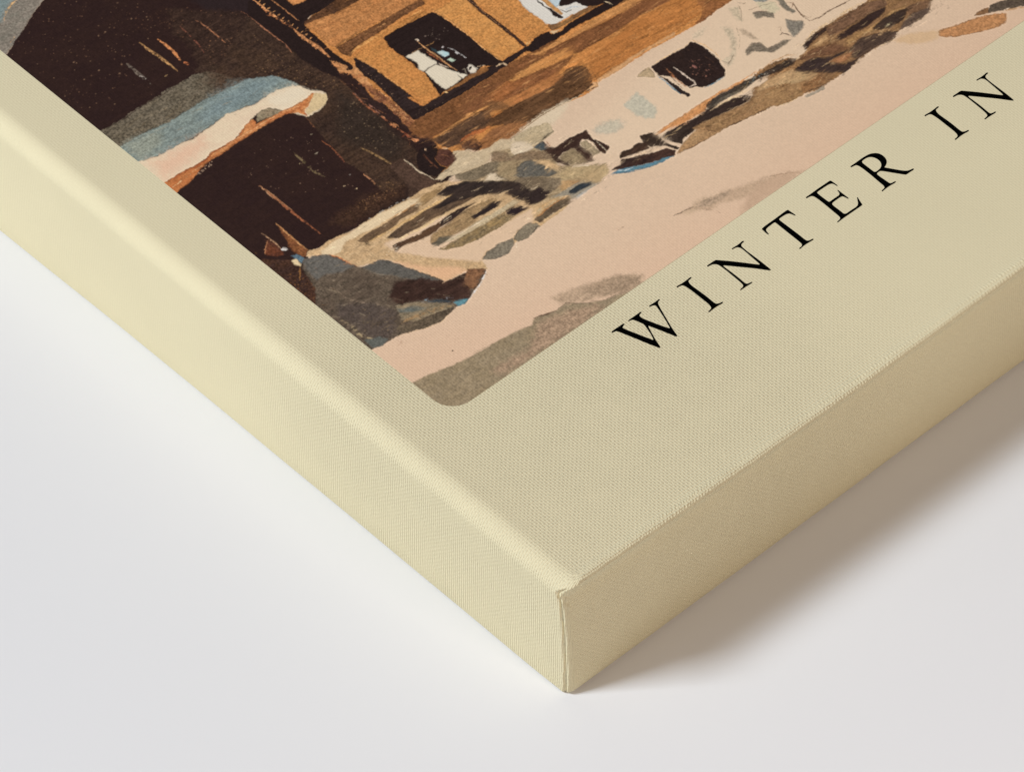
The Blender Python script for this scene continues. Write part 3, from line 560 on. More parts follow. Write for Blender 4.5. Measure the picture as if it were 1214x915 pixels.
('p',[206,147,90],{"c2":[196,136,80],"g":0.12},[112.0,132.5,113.7,131.6,118.5,131.4,124.2,130.9,131.0,130.6,138.2,130.1,143.6,129.8,146.2,129.5,148.7,127.1,140.6,127.7,133.5,128.2,127.6,129.0,122.3,129.9,117.8,130.1,113.5,130.6]),
('l',[140,90,55],{"w":0.244,"dry":0.25},[124.08,129.3,129.5,129.0,136.46,128.3]),
('p',[136,89,56],{"c2":[120,78,48],"g":0.18},[103.4,131.4,110.5,131.5,112.0,132.5,113.2,130.8,116.3,130.1,120.9,129.9,127.6,129.0,137.7,127.6,145.2,127.4,148.7,127.1,154.4,121.9,147.5,122.8,141.3,123.8,135.2,123.4,127.2,124.1,121.4,124.4,119.0,127.0,115.3,129.0,109.2,130.0,102.4,130.3]),
('p',[188,124,68],{"c2":[174,112,60],"g":0.14,"f":0.3},[122.3,122.9,126.8,121.1,130.3,121.9,134.5,122.7,140.8,123.3,147.3,122.6,152.5,122.3,155.6,120.7,155.5,116.1,154.0,114.1,149.6,113.5,144.1,113.8,136.4,114.2,130.7,114.8,131.5,114.1,125.9,113.2,118.0,113.8,118.9,116.1,120.2,119.2]),
('p',[152,100,60],{"c2":[125,82,52],"g":0.16,"f":0.4},[156.0,119.1,155.7,117.3,155.1,115.1,152.2,112.7,149.2,112.1,152.4,111.5,156.3,112.0,162.9,112.0,164.0,112.4]),
('l',[160,105,60],{"w":0.163,"dry":0.35},[133.52,116.21,139.87,115.36,145.65,114.39,150.16,113.59,153.76,114.32,155.59,116.69]),
('p',[206,158,110],{"f":0.5,"g":0.07,"o":0},[118.6,114.7,125.2,114.5,132.0,114.6,138.9,113.9,144.1,113.6,143.3,112.8,138.0,113.4,131.3,113.9,125.8,113.2,117.8,113.6]),
('l',[165,110,70],{"w":0.203,"dry":0.5},[122.05,116.16,129.2,116.2,135.7,115.53]),
('p',[202,143,84],{"c2":[190,128,72],"g":0.13,"f":0.25},[101.7,129.0,106.3,129.4,110.8,129.2,116.4,128.7,121.1,127.7,120.9,124.9,115.7,125.4,110.7,126.6,105.4,127.5,101.9,128.2]),
('p',[152,98,60],{"c2":[130,84,54],"g":0.16},[100.8,128.5,106.4,127.0,112.0,125.5,115.6,125.1,114.0,123.6,109.6,123.0,105.0,124.0,99.7,124.3,97.1,124.6]),
('p',[178,118,70],{"c2":[160,104,62],"g":0.15},[96.7,124.1,103.1,123.5,108.0,123.2,113.0,123.5,113.0,120.6,108.7,120.5,102.4,121.8,95.0,122.3]),
('p',[86,61,42],{"c2":[104,74,50],"g":0.18,"f":0.2},[94.0,122.3,102.2,121.6,108.7,120.5,112.5,121.0,115.8,122.6,117.8,121.7,119.4,119.8,118.2,115.7,116.1,114.3,113.5,114.1,111.7,113.2,106.0,114.1,100.8,114.6,94.4,114.7,89.8,117.7]),
('p',[214,166,118],{"g":0.06},[113.8,113.9,117.1,114.7,117.9,114.0,117.0,112.4,114.1,112.8]),
('l',[235,225,205],{"w":0.366,"dry":0.1},[114.09,114.24,115.35,114.08]),
('l',[70,50,40],{"w":0.325,"dry":0.3},[113.26,113.36,115.35,113.08,116.75,112.58]),
('p',[136,90,56],{"c2":[120,78,50],"g":0.16,"o":0},[89.2,132.2,97.0,132.2,98.8,132.6,101.8,129.8,96.0,128.6,94.1,127.0,89.5,126.6,85.0,127.2]),
('p',[168,107,62],{"c2":[140,90,56],"g":0.14,"f":0.3},[95.5,129.0,101.5,129.4,105.2,126.0,100.1,125.4,95.3,125.3,94.0,126.8]),
('p',[188,128,76],{"c2":[168,108,64],"g":0.13},[95.8,124.8,103.2,123.8,108.3,123.8,110.0,121.5,106.6,120.4,101.1,121.5,97.2,121.9,96.1,122.2]),
('p',[120,84,54],{"g":0.15,"f":0.4,"o":0},[94.1,127.0,95.8,124.8,96.3,122.4,94.5,122.0,91.2,124.4,92.6,126.4]),
('p',[92,64,42],{"c2":[110,78,52],"g":0.18,"f":0.3},[89.9,123.0,96.1,122.2,106.7,120.0,111.5,120.1,116.9,115.8,116.6,113.8,112.8,113.5,108.3,114.2,101.1,115.0,96.3,114.9,91.3,118.5,87.9,120.3,88.4,122.4]),
('p',[80,60,47],{"g":0.16,"f":0.3},[83.9,126.0,89.2,126.3,91.7,125.0,90.0,122.3,86.9,121.2,83.3,121.9,80.3,122.1]),
('l',[206,146,86],{"w":0.61,"dry":0.25},[84.52,126.7,88.56,126.56,90.37,126.52,92.4,125.96]),
('l',[192,128,70],{"w":0.569,"dry":0.4},[91.51,124.49,92.88,123.22,94.71,122.18]),
('l',[185,118,62],{"w":0.651,"dry":0.5},[90.16,122.79,92.23,122.51,94.3,122.24]),
('p',[198,118,68],{"g":0.12,"j":0.3},[80.8,121.8,83.3,121.9,87.0,121.3,85.0,120.4,81.7,120.9]),
('p',[154,104,64],{"c2":[136,92,60],"g":0.16,"f":0.3},[81.8,118.2,87.8,119.7,92.2,118.0,96.6,114.7,91.8,114.1,88.4,113.9,87.0,115.8,83.9,115.5,81.0,115.4]),
('p',[76,52,42],{"g":0.15,"c2":[100,68,48],"ns":1},[78.6,121.8,80.4,121.7,82.5,120.0,82.4,116.9,80.5,116.3,78.0,119.1]),
('p',[84,62,48],{"c2":[96,70,50],"g":0.17,"f":0.4},[74.8,126.6,79.8,126.6,84.2,126.4,88.6,126.2,91.6,125.4,89.9,123.0,86.2,120.6,82.1,121.1,77.9,121.1,75.6,122.0,74.7,124.1]),
('l',[202,145,88],{"w":0.447,"dry":0.3},[75.33,126.75,80.07,126.91,85.66,126.96,89.29,126.88,92.27,126.08]),
('p',[192,112,64],{"g":0.12,"j":0.4},[80.7,121.8,82.7,122.2,85.6,121.8,86.9,121.3,85.2,120.5,82.3,121.3]),
('p',[78,50,42],{"c2":[90,58,46],"g":0.14,"f":0.3},[70.9,122.1,73.9,123.2,75.2,121.6,75.3,120.2,74.5,117.8,70.7,117.2,70.1,119.0]),
('p',[41,30,28],{"g":0.08,"f":0.3},[70.6,126.6,73.7,125.0,73.6,123.1,70.8,121.8,70.0,118.7,70.7,117.2,68.3,117.1,66.4,117.2,65.5,119.0,65.3,121.8,67.9,125.2]),
('l',[110,70,50],{"w":0.325,"dry":0.4},[69.81,124.72,69.21,122.06,69.1,118.93]),
('l',[225,190,150],{"w":0.488,"dry":0.3},[74.38,122.95,75.28,121.93]),
('l',[215,175,140],{"w":0.529,"dry":0.2},[71.18,125.72,71.0,124.92]),
('d',[0,0,0],{"n":9,"w":0.45},[70.8,132.6,92.8,132.1,114.7,131.2,148.1,129.8,166.6,112.6,141.2,113.6,119.6,114.6,99.0,114.5,85.9,115.5,75.6,119.5]),
('b',[214,158,100],{"n":700,"len":5.0,"w":0.7,"ang":-5,"spr":6},[70.8,132.6,92.8,132.1,114.7,131.2,148.1,129.8,166.6,112.6,141.2,113.6,119.6,114.6,99.0,114.5,85.9,115.5,75.6,119.5]),
('b',[214,158,100],{"n":130,"len":5.0,"w":0.6,"ang":-5,"spr":5},[78.4,177.8,95.4,178.5,114.8,160.6,94.1,161.3,82.1,162.1,77.5,167.3]),
('b',[190,130,85],{"n":160,"len":2.2,"w":0.45,"ang":-80,"spr":20},[74.9,193.4,77.6,169.6,77.1,142.6,73.3,118.5,68.1,117.4,70.6,144.7,72.6,175.0]),
('p',[202,181,148],{"c2":[192,170,136],"g":0.07,"o":0,"f":0.3},[65.7,116.3,68.2,116.9,70.9,116.9,74.5,117.8,75.5,120.4,77.6,119.2,79.7,116.5,83.3,115.4,86.9,115.7,86.9,115.7,88.4,113.9,91.5,113.7,96.6,114.2,101.4,114.4,98.4,109.2,93.5,108.0,87.3,107.3,84.5,111.2,82.0,113.5,79.6,111.8,75.5,112.4,72.2,112.8,72.3,113.4,69.2,115.0,66.7,115.3]),
('p',[217,197,167],{"f":2,"g":0.04,"o":0},[88.6,113.9,92.0,114.3,97.2,114.9,102.7,114.8,108.5,114.0,102.9,111.0,99.8,110.6,98.6,112.4,94.8,113.3,90.2,112.3]),
('l',[225,205,170],{"w":0.285,"dry":0.2},[88.57,113.84,91.98,114.26,97.18,114.85,101.88,114.89,108.42,113.89,112.46,113.19]),
('l',[110,78,52],{"w":0.203,"dry":0.25},[88.29,113.78,91.63,114.13,96.51,114.63,101.3,114.77,108.04,113.98]),
('p',[172,150,116],{"c2":[150,128,98],"ns":1,"g":0.15,"f":0.5,"o":0},[82.3,113.8,91.2,109.5,92.4,103.8,91.2,99.1,100.5,91.8,94.8,88.7,87.1,91.3,80.6,92.3,76.7,94.0,74.8,100.8,68.2,109.5,72.0,113.6,80.2,111.5]),
('p',[190,171,138],{"c2":[180,160,126],"g":0.09},[89.6,113.9,93.5,113.9,99.2,112.0,98.2,108.5,94.4,108.4,91.6,108.9,90.9,111.1,89.1,112.7]),
('p',[217,197,168],{"g":0.05,"o":1},[87.3,112.4,88.5,112.6,90.3,111.5,91.4,109.6,90.8,107.8,87.7,108.2,85.6,109.4,85.9,111.2]),
('p',[142,117,90],{"c2":[126,106,84],"g":0.15,"o":1},[82.3,113.8,84.9,111.7,84.6,109.6,89.6,107.7,92.2,104.6,91.9,102.3,89.3,103.5,86.4,106.8,83.3,108.4,80.2,111.5]),
('p',[130,115,92],{"c2":[118,104,84],"g":0.16,"o":1},[72.3,113.4,76.3,112.3,80.1,111.4,81.7,109.9,79.4,108.1,75.9,108.8,72.9,109.6,70.7,111.7,69.8,113.2,70.5,114.4,72.4,113.6]),
('p',[166,146,112],{"c2":[156,134,102],"g":0.13},[81.5,110.0,85.0,107.8,83.6,105.5,80.7,103.1,78.3,102.6,78.9,104.7,77.8,107.0,79.4,108.7]),
('l',[50,38,34],{"w":0.366,"dry":0.1},[78.35,107.8,77.92,106.59,78.68,104.93,78.53,103.79]),
('p',[216,196,166],{"g":0.04},[75.1,108.3,77.0,108.8,78.4,107.8,77.6,106.5,78.8,104.5,77.0,105.6,74.7,107.6]),
('l',[214,178,140],{"w":0.61,"dry":0.15},[68.76,112.06,71.95,109.56,74.2,107.03,76.82,104.41]),
('l',[120,80,62],{"w":0.203,"dry":0.3},[70.42,109.89,73.62,106.41,75.66,104.65]),
('p',[92,92,85],{"c2":[104,98,88],"g":0.14},[83.3,105.7,85.9,106.3,87.5,105.5,88.3,102.4,89.0,99.2,89.2,97.8,87.1,98.1,80.9,103.4]),
('p',[206,172,128],{"g":0.07,"o":1},[87.7,105.2,90.9,102.3,91.0,99.3,90.2,98.0,88.7,100.8]),
('p',[130,114,92],{"c2":[114,98,78],"g":0.16},[78.3,102.6,81.2,103.2,86.8,97.9,88.6,95.7,86.7,94.3,83.1,93.9,82.7,97.4,81.5,97.6,79.2,100.6]),
('l',[200,180,150],{"w":0.325,"dry":0.3},[75.76,103.28,79.16,100.52,81.43,97.77,82.88,97.84]),
('p',[52,41,38],{"g":0.1},[69.0,110.4,71.8,108.4,73.2,106.0,76.1,103.2,81.3,97.4,82.8,97.6,83.7,94.5,82.0,93.5,78.3,93.7,77.0,94.2,76.0,97.2,75.6,99.6,72.8,100.1,72.0,102.7,71.8,104.9,65.6,105.6,64.6,106.5]),
('p',[60,43,37],{"c2":[68,48,38],"g":0.12},[90.7,108.0,93.9,108.4,93.8,105.8,94.9,104.4,99.5,104.5,104.7,103.6,103.5,100.7,104.8,95.6,102.3,94.6,101.7,95.9,102.6,98.9,102.6,100.8,101.4,102.0,99.6,101.1,100.0,98.1,99.8,95.7,97.6,95.0,97.5,98.4,97.9,101.3,94.4,102.0,92.9,101.4,93.5,97.6,92.8,97.5,91.5,100.8,92.2,104.6]),
('p',[152,133,102],{"c2":[140,120,92],"g":0.14},[93.8,101.9,97.9,101.5,97.4,95.2,93.7,97.1,92.9,100.4]),
('p',[165,147,117],{"g":0.13},[100.0,101.4,102.1,101.2,101.7,95.7,100.1,95.9]),
('l',[120,100,80],{"w":0.203,"dry":0.3},[100.65,100.71,100.59,96.23]),
('l',[215,200,170],{"w":0.163,"dry":0.35},[103.54,100.31,103.43,97.49,103.23,95.08]),
('p',[74,80,82],{"g":0.1,"o":0},[90.7,108.0,93.8,108.2,93.3,105.5,91.5,105.8]),
('l',[160,95,60],{"w":0.325,"dry":0.3},[94.59,107.62,94.19,105.71]),
('l',[62,52,44],{"w":0.407,"dry":0.2},[94.01,108.48,96.72,108.9,98.31,108.86]),
('p',[217,197,167],{"g":0.04,"o":1},[93.5,96.9,97.0,94.7,95.8,94.1,93.2,96.3]),
('p',[186,162,122],{"c2":[176,150,112],"g":0.1,"f":0.3},[89.6,97.4,92.4,97.4,96.4,94.3,100.5,92.2,98.3,89.3,94.8,88.7,93.0,89.7,91.8,92.8,88.2,95.4]),
('p',[196,160,114],{"c2":[170,132,92],"ns":1,"g":0.1,"o":1},[87.9,95.1,89.7,94.1,91.5,92.5,90.6,92.0,87.2,91.8,85.4,92.9]),
('p',[54,58,60],{"g":0.1},[86.1,91.0,87.1,91.3,90.5,91.4,92.7,90.8,92.7,89.3,89.7,89.4,87.5,89.7,86.4,90.1]),
('p',[192,190,182],{"f":0.2,"g":0.08,"o":1},[86.4,89.5,89.8,89.8,93.9,88.6,90.9,88.5,87.2,88.4]),
('p',[192,178,156],{"f":2.2,"g":0.07,"o":0},[105.3,102.2,108.2,102.8,110.8,102.0,113.4,99.3,110.7,98.0,107.3,98.8,105.1,101.0]),
('p',[194,186,164],{"f":0.9,"g":0.06,"o":0},[117.0,103.8,122.6,105.0,122.5,97.5,119.4,95.1,116.7,98.8]),
('p',[198,186,162],{"f":1.6,"g":0.06,"o":0},[106.8,102.2,110.2,102.3,113.2,101.1,111.5,98.5,108.9,98.1,105.9,100.8]),
('p',[206,174,132],{"c2":[188,156,116],"ns":1,"g":0.1,"o":0},[25.6,118.1,27.6,119.4,29.4,118.3,33.2,118.6,37.0,117.9,39.3,117.0,45.5,117.3,51.2,116.7,56.9,115.9,62.2,115.8,67.3,114.3,73.1,108.8,77.4,103.6,76.7,94.0,85.8,91.3,86.6,89.3,82.0,87.8,81.0,87.7,74.1,87.7,65.4,87.6,55.8,89.0,55.1,85.8,54.7,86.2,51.1,88.9,45.0,89.6,43.8,93.1,42.4,96.6,41.1,101.0,39.9,103.6,38.7,105.3,35.9,106.1,32.6,107.5,32.0,110.3,31.3,113.5,29.8,115.8,27.4,117.1]),
('p',[218,188,156],{"f":0.8,"g":0.035,"o":0},[59.7,106.1,58.7,95.1,64.3,94.3,71.0,93.7,76.2,93.4,75.4,91.6,73.3,89.8,69.2,90.3,66.6,89.0,58.6,90.1,55.4,88.7,47.6,97.8,42.5,105.1,42.4,108.9,51.4,106.9]),
('p',[222,178,138],{"f":1.8,"g":0.05,"o":0},[40.6,103.0,42.4,100.0,45.7,95.2,50.3,90.9,51.1,88.8,48.3,89.3,45.1,89.7,43.8,93.1,42.4,96.6]),
('p',[196,120,70],{"f":0.3,"g":0.1,"o":0},[27.3,117.0,29.9,115.9,31.5,113.2,32.1,110.4,32.6,107.6,31.8,108.1,30.9,111.0,30.5,113.6]),
('p',[224,200,162],{"f":0.4,"g":0.05,"o":0},[29.8,117.3,34.4,117.5,39.2,116.8,43.0,117.1,46.5,117.0,51.3,116.3,57.0,115.5,58.8,114.6,58.0,112.7,53.5,113.7,47.3,114.3,43.2,114.3,39.6,115.2,36.4,115.6,32.9,113.8,28.3,115.6]),
('s',[215,205,190],{"n":25,"sz":0.2},[45.4,117.7,48.8,117.4,53.3,117.0,57.9,116.0,57.1,115.7,51.7,116.6,45.6,116.9]),
('p',[120,95,70],{"c2":[96,76,58],"g":0.18},[38.2,113.9,40.2,114.0,42.9,114.0,48.9,113.5,54.9,113.7,57.5,113.1,56.6,111.5,51.1,112.1,47.8,111.4,42.4,111.3,40.2,111.4,39.1,112.7]),
('l',[185,135,85],{"w":0.569,"dry":0.5},[49.16,113.89,54.7,113.51,57.84,113.47]),
('p',[86,69,55],{"c2":[104,82,62],"g":0.16},[43.8,110.0,49.6,110.4,55.8,110.3,61.8,109.8,65.2,109.6,67.9,108.6,73.8,107.0,72.9,105.3,68.6,105.4,62.0,106.1,56.4,106.9,51.1,107.1,46.2,107.7]),
('p',[50,41,38],{"c2":[60,48,42],"g":0.1,"f":0.2},[62.5,112.2,66.2,112.7,70.5,111.4,79.9,102.7,81.1,98.3,78.2,95.3,76.1,97.2,75.7,100.7,72.5,103.7,67.6,106.3,63.4,107.7,60.4,108.3,58.7,109.5,64.5,109.8]),
('p',[96,70,50],{"c2":[80,58,44],"g":0.16},[43.5,107.1,48.8,106.0,55.8,105.2,59.2,105.1,59.2,104.0,53.1,103.3,49.1,103.9,45.7,105.1,42.5,105.1]),
('p',[56,43,39],{"g":0.1,"f":0.2},[59.5,105.3,63.8,105.1,68.2,103.9,65.4,103.3,61.2,103.3,56.1,103.7,57.4,105.0]),
('l',[226,196,146],{"w":0.529,"dry":0.1,"tp":0.5},[45.18,107.49,51.58,106.6,57.51,106.16,61.48,105.78]),
('l',[208,170,116],{"w":0.895,"dry":0.3,"tp":0.5},[40.38,111.62,46.68,111.14,50.84,110.76,56.53,110.55,62.15,110.24,65.06,109.84]),
('p',[135,108,76],{"c2":[160,130,90],"ns":1,"g":0.15,"f":0.3,"o":0},[58.5,114.2,61.0,114.4,64.4,113.7,66.9,114.0,64.3,112.6,62.0,112.1,57.6,111.8]),
('p',[166,137,99],{"c2":[148,120,86],"ns":1,"g":0.16},[53.1,103.3,57.7,103.4,62.3,103.5,69.0,103.3,72.1,102.7,72.5,100.8,68.4,101.2,64.0,101.3,64.9,99.3,59.4,99.3,54.4,99.9,50.6,101.1,51.0,102.1]),
('l',[226,190,142],{"w":0.325,"dry":0.25},[62.54,103.72,67.05,103.67,71.9,102.49,72.47,100.88]),
('p',[104,95,79],{"c2":[92,84,70],"g":0.15},[50.6,101.1,53.9,101.3,56.7,99.3,53.5,99.2,51.2,99.3]),
('p',[49,39,38],{"g":0.08},[63.7,101.2,67.0,101.2,70.9,101.4,73.0,100.0,70.3,99.3,67.3,99.5,63.8,100.2]),
('p',[200,181,147],{"c2":[186,165,130],"g":0.1},[54.0,99.3,61.0,99.1,71.3,98.4,75.6,98.4,75.8,96.9,70.1,97.1,63.8,97.2,57.1,97.8,53.2,99.0]),
('p',[132,113,84],{"c2":[150,124,84],"ns":1,"g":0.16},[50.6,98.6,53.8,98.2,63.8,97.2,70.8,96.9,70.4,96.0,72.0,94.2,67.2,93.9,59.9,94.4,55.1,95.7,51.9,97.1]),
('p',[48,37,38],{"g":0.08,"o":0},[71.2,97.0,74.7,96.7,76.1,94.1,72.0,94.2,70.7,95.8]),
('l',[225,185,140],{"w":0.325,"dry":0.3},[75.62,96.88,76.66,93.82]),
('l',[226,205,175],{"w":0.366,"dry":0.2},[53.73,99.07,60.71,98.77,66.35,97.98]),
('l',[30,26,26],{"w":0.407,"dry":0},[39.49,112.13,39.67,110.59]),
('l',[60,50,44],{"w":0.163,"dry":0.2},[37.15,110.53,38.37,108.9]),
('s',[60,48,40],{"n":12,"sz":0.22},[40.1,105.9,44.9,107.2,42.9,104.5,40.6,104.9]),
('s',[240,225,200],{"n":14,"sz":0.18},[39.6,105.8,44.6,106.8,43.5,104.7,41.1,105.0]),
('l',[240,220,190],{"w":0.203,"dry":0.5},[56.26,104.79,60.59,104.57]),
('p',[104,88,68],{"c2":[88,72,58],"g":0.16},[74.2,90.2,78.3,90.8,83.0,90.9,85.6,90.1,85.1,88.3,80.0,88.6,74.8,88.5]),
('p',[200,178,142],{"c2":[190,150,100],"ns":1,"g":0.09,"o":1},[78.0,92.4,81.7,92.4,85.4,91.9,85.0,90.6,80.3,90.9,75.8,90.5,76.6,91.8]),
('l',[180,125,75],{"w":0.325,"dry":0.35},[75.84,90.54,80.28,90.87,84.95,90.69]),
('p',[150,140,122],{"f":0.5,"g":0.1,"o":0},[82.2,92.9,85.5,92.5,90.7,92.1,93.3,90.0,93.6,88.4,89.4,88.8,85.8,88.9,85.9,90.5]),
('p',[48,54,58],{"g":0.08},[86.4,91.0,87.4,91.6,90.5,91.5,93.1,90.2,92.4,89.2,89.8,89.7,87.5,89.8]),
('p',[134,123,104],{"c2":[122,112,96],"g":0.14},[56.1,88.9,58.8,89.9,63.1,90.1,66.5,89.1,65.2,87.5,62.2,86.1,58.7,86.8]),
('p',[142,129,108],{"c2":[130,118,98],"g":0.13},[66.6,89.0,68.9,90.0,72.5,90.4,74.1,88.7,74.0,87.7,71.3,87.2,69.1,86.7,66.4,87.3]),
('l',[70,60,52],{"w":0.203,"dry":0.4},[65.2,87.47,66.43,88.54,68.61,89.66]),
('l',[60,52,46],{"w":0.285,"dry":0.2},[71.62,87.5,73.18,87.95,74.0,87.7]),
('l',[235,215,185],{"w":0.325,"dry":0.2},[65.88,87.47,64.86,86.22]),
('p',[58,46,38],{"g":0.1},[112.5,93.3,115.3,92.5,116.1,90.4,115.7,87.5,116.9,83.9,115.9,83.8,114.9,86.7,112.1,88.7,111.6,91.1]),
('p',[60,45,36],{"c2":[76,56,44],"g":0.12},[104.2,91.6,105.3,92.5,107.6,91.8,110.2,92.0,112.2,90.8,111.5,88.7,107.7,89.5,105.5,90.6,103.5,90.7]),
('l',[222,192,160],{"w":0.529,"dry":0.1},[106.34,89.49,110.7,88.17,113.89,86.51]),
('p',[55,40,36],{"c2":[68,48,40],"g":0.12},[102.3,89.5,103.4,90.6,107.1,88.9,111.1,87.1,114.8,85.6,115.5,83.8,114.4,82.7,112.3,83.0,109.8,84.3,104.8,86.4,101.9,87.8,99.4,89.5,100.6,89.8]),
('p',[100,136,146],{"c2":[86,124,140],"ns":1,"g":0.08},[98.5,88.7,100.4,88.7,102.4,87.8,105.1,86.3,109.8,84.3,111.5,84.2,114.0,82.6,111.3,83.0,107.8,83.7,103.8,85.4,100.4,87.2]),
('l',[210,220,220],{"w":0.285,"dry":0.3},[100.47,88.48,101.83,87.22,103.97,86.53]),
('l',[70,100,112],{"w":0.244,"dry":0.3},[99.1,88.27,102.74,85.74,107.42,83.79]),
('p',[206,147,95],{"c2":[196,134,84],"g":0.11},[116.6,91.4,120.5,91.5,127.0,91.3,133.6,91.3,140.3,90.3,144.3,90.1,145.3,89.2,135.6,90.4,132.1,89.7,130.5,88.6,126.6,89.0,122.9,89.1,119.4,90.4,116.7,90.6]),
('p',[54,43,37],{"c2":[64,52,44],"g":0.12},[116.4,89.2,118.2,90.1,123.0,89.2,127.4,88.3,130.7,87.9,131.9,88.1,137.6,87.6,141.8,86.0,141.8,84.5,140.1,83.8,134.7,84.7,129.9,85.6,126.1,86.1,123.2,85.5,119.9,85.5,118.4,84.3,117.1,86.0]),
('p',[112,100,82],{"c2":[84,76,66],"ns":1,"g":0.16},[132.1,89.8,134.2,90.5,139.5,89.6,143.5,88.7,146.4,87.5,142.3,87.5,138.1,88.1,132.4,88.1,131.1,88.7]),
('l',[226,196,158],{"w":0.366,"dry":0.1},[131.43,87.87,133.14,87.92,137.67,87.68,141.88,86.61]),
('l',[50,42,38],{"w":0.488,"dry":0.2},[130.51,89.37,131.13,87.81,130.12,85.8]),
('p',[178,143,103],{"c2":[166,130,92],"g":0.12,"f":0.25},[115.0,82.6,116.8,83.8,118.4,84.3,123.2,85.4,129.9,85.5,140.1,83.8,143.4,84.7,145.2,84.4,139.9,79.0,131.0,80.9,124.3,81.3,119.6,81.8]),
('l',[110,82,60],{"w":0.244,"dry":0.3},[115.09,82.49,119.64,81.84,124.36,81.36]),
('l',[100,76,58],{"w":0.244,"dry":0.4},[128.02,81.22,131.04,80.91,137.03,79.73]),
('p',[196,170,140],{"f":2.4,"g":0.05,"o":0},[101.9,67.5,108.5,67.5,112.2,66.5,118.8,63.6,123.1,62.2,121.3,60.4,113.6,63.1,109.1,65.3,103.4,66.1]),
('p',[50,36,32],{"c2":[44,33,30],"g":0.1},[131.1,108.8,136.7,108.6,141.8,107.9,143.7,108.4,144.9,108.4,145.7,105.6,145.5,102.4,145.3,99.3,144.3,96.9,143.7,95.3,142.0,94.1,137.6,94.3,135.4,95.0,134.5,96.5,133.0,96.7,132.9,102.2,130.6,105.2]),
('b',[96,66,48],{"n":150,"len":2.0,"w":0.4,"ang":-80,"spr":14},[132.6,107.8,144.1,107.8,145.4,103.2,144.1,97.0,141.7,94.6,135.9,95.4,133.8,97.3]),
('p',[46,36,34],{"g":0.08},[130.6,105.5,131.2,102.4,131.3,98.6,131.5,95.0,130.6,94.9,129.8,97.6,130.3,100.9]),
('l',[112,146,160],{"w":0.366,"dry":0.2},[130.25,105.38,130.1,101.28,129.88,96.87]),
('l',[104,136,148],{"w":0.407,"dry":0.3},[135.95,94.54,139.32,94.07,142.03,94.01]),
('l',[165,108,72],{"w":0.407,"dry":0.3},[133.64,105.43,132.77,101.58,132.76,97.63]),
('l',[90,62,48],{"w":0.325,"dry":0.4},[133.72,106.02,132.19,101.47,131.67,97.98]),
('l',[206,186,166],{"w":0.447,"dry":0.1},[135.28,104.91,135.39,101.82,135.43,97.93,135.16,97.06,132.92,97.21]),
('s',[150,105,88],{"n":30,"sz":0.17},[139.3,104.9,143.8,100.7,139.4,96.1,136.4,98.9]),
('l',[140,95,85],{"w":0.569,"dry":0.5},[139.19,102.29,139.39,100.77]),
('p',[190,165,130],{"g":0.08,"o":1},[126.2,108.6,129.2,109.2,130.8,108.9,130.1,106.0,129.5,105.3]),
('l',[90,70,54],{"w":0.203,"dry":0.3},[128.18,109.15,130.36,108.46,130.36,106.47]),
('l',[218,172,118],{"w":0.285,"dry":0.3},[145.32,108.51,146.31,105.18,146.27,101.2,145.5,98.44]),
('l',[222,180,128],{"w":0.244,"dry":0.4},[131.88,109.05,137.28,108.72,142.53,108.2,144.91,108.68]),
('p',[129,117,100],{"c2":[111,100,86],"ns":1,"g":0.15,"f":0.5,"o":0},[163.1,105.5,164.9,104.4,167.0,102.1,165.8,100.3,164.0,102.5,162.0,103.2]),
('l',[82,71,59],{"w":0.203,"dry":0.45},[163.15,105.5,164.86,104.38,166.98,102.09]),
('p',[124,115,100],{"c2":[106,98,86],"ns":1,"g":0.15,"f":0.5,"o":0},[170.9,105.3,172.1,104.1,171.3,101.5,171.3,98.1,170.1,98.4,169.7,101.4]),
('l',[77,69,59],{"w":0.203,"dry":0.45},[170.87,105.28,172.14,104.1,171.27,101.5]),
('p',[142,133,118],{"c2":[124,116,104],"ns":1,"g":0.15,"f":0.5,"o":0},[167.6,98.3,168.3,96.5,170.3,94.9,169.3,93.2,164.1,92.0,165.7,95.9]),
('l',[95,87,77],{"w":0.203,"dry":0.45},[167.58,98.28,168.26,96.5,170.34,94.92]),
('p',[134,121,103],{"c2":[116,104,89],"ns":1,"g":0.15,"f":0.5,"o":0},[152.2,96.9,155.5,97.8,157.0,96.5,156.9,93.8,162.0,93.1,163.4,92.0,157.1,91.6,155.5,93.4,153.6,95.5,151.4,95.4]),
('l',[87,75,62],{"w":0.203,"dry":0.45},[152.24,96.88,155.46,97.79,157.04,96.45,156.85,93.81,161.97,93.1]),
('p',[152,149,138],{"c2":[134,132,124],"ns":1,"g":0.15,"f":0.5,"o":0},[166.2,109.6,170.2,105.9,167.6,106.1,166.3,107.8]),
('l',[105,103,97],{"w":0.203,"dry":0.45},[166.15,109.64,170.23,105.87]),
('p',[200,181,153],{"f":1.0,"g":0.08,"o":0},[153.8,106.9,155.4,104.7,152.9,101.0,149.4,97.5,146.8,95.9,145.4,95.9,145.8,98.2,149.0,98.5,152.5,102.7]),
('p',[182,160,134],{"f":1.0,"g":0.08,"o":0},[156.7,103.5,157.6,102.0,157.7,97.5,156.5,98.8,156.1,101.4]),
('p',[200,181,152],{"f":1.0,"g":0.08,"o":0},[159.5,110.3,162.4,109.3,159.0,104.7,158.7,106.0]),
('p',[212,190,161],{"f":1.0,"g":0.08,"o":0},[147.3,110.2,151.6,109.6,148.1,108.0,145.3,108.6]),
('l',[120,100,80],{"w":0.244,"dry":0.3},[162.94,110.57,163.73,109.16,164.47,109.16]),
('l',[130,110,90],{"w":0.163,"dry":0.4},[162.37,109.74,161.61,107.73,158.82,104.9]),
('l',[80,62,54],{"w":0.285,"dry":0.3},[162.79,95.16,164.1,94.28,164.07,92.29]),
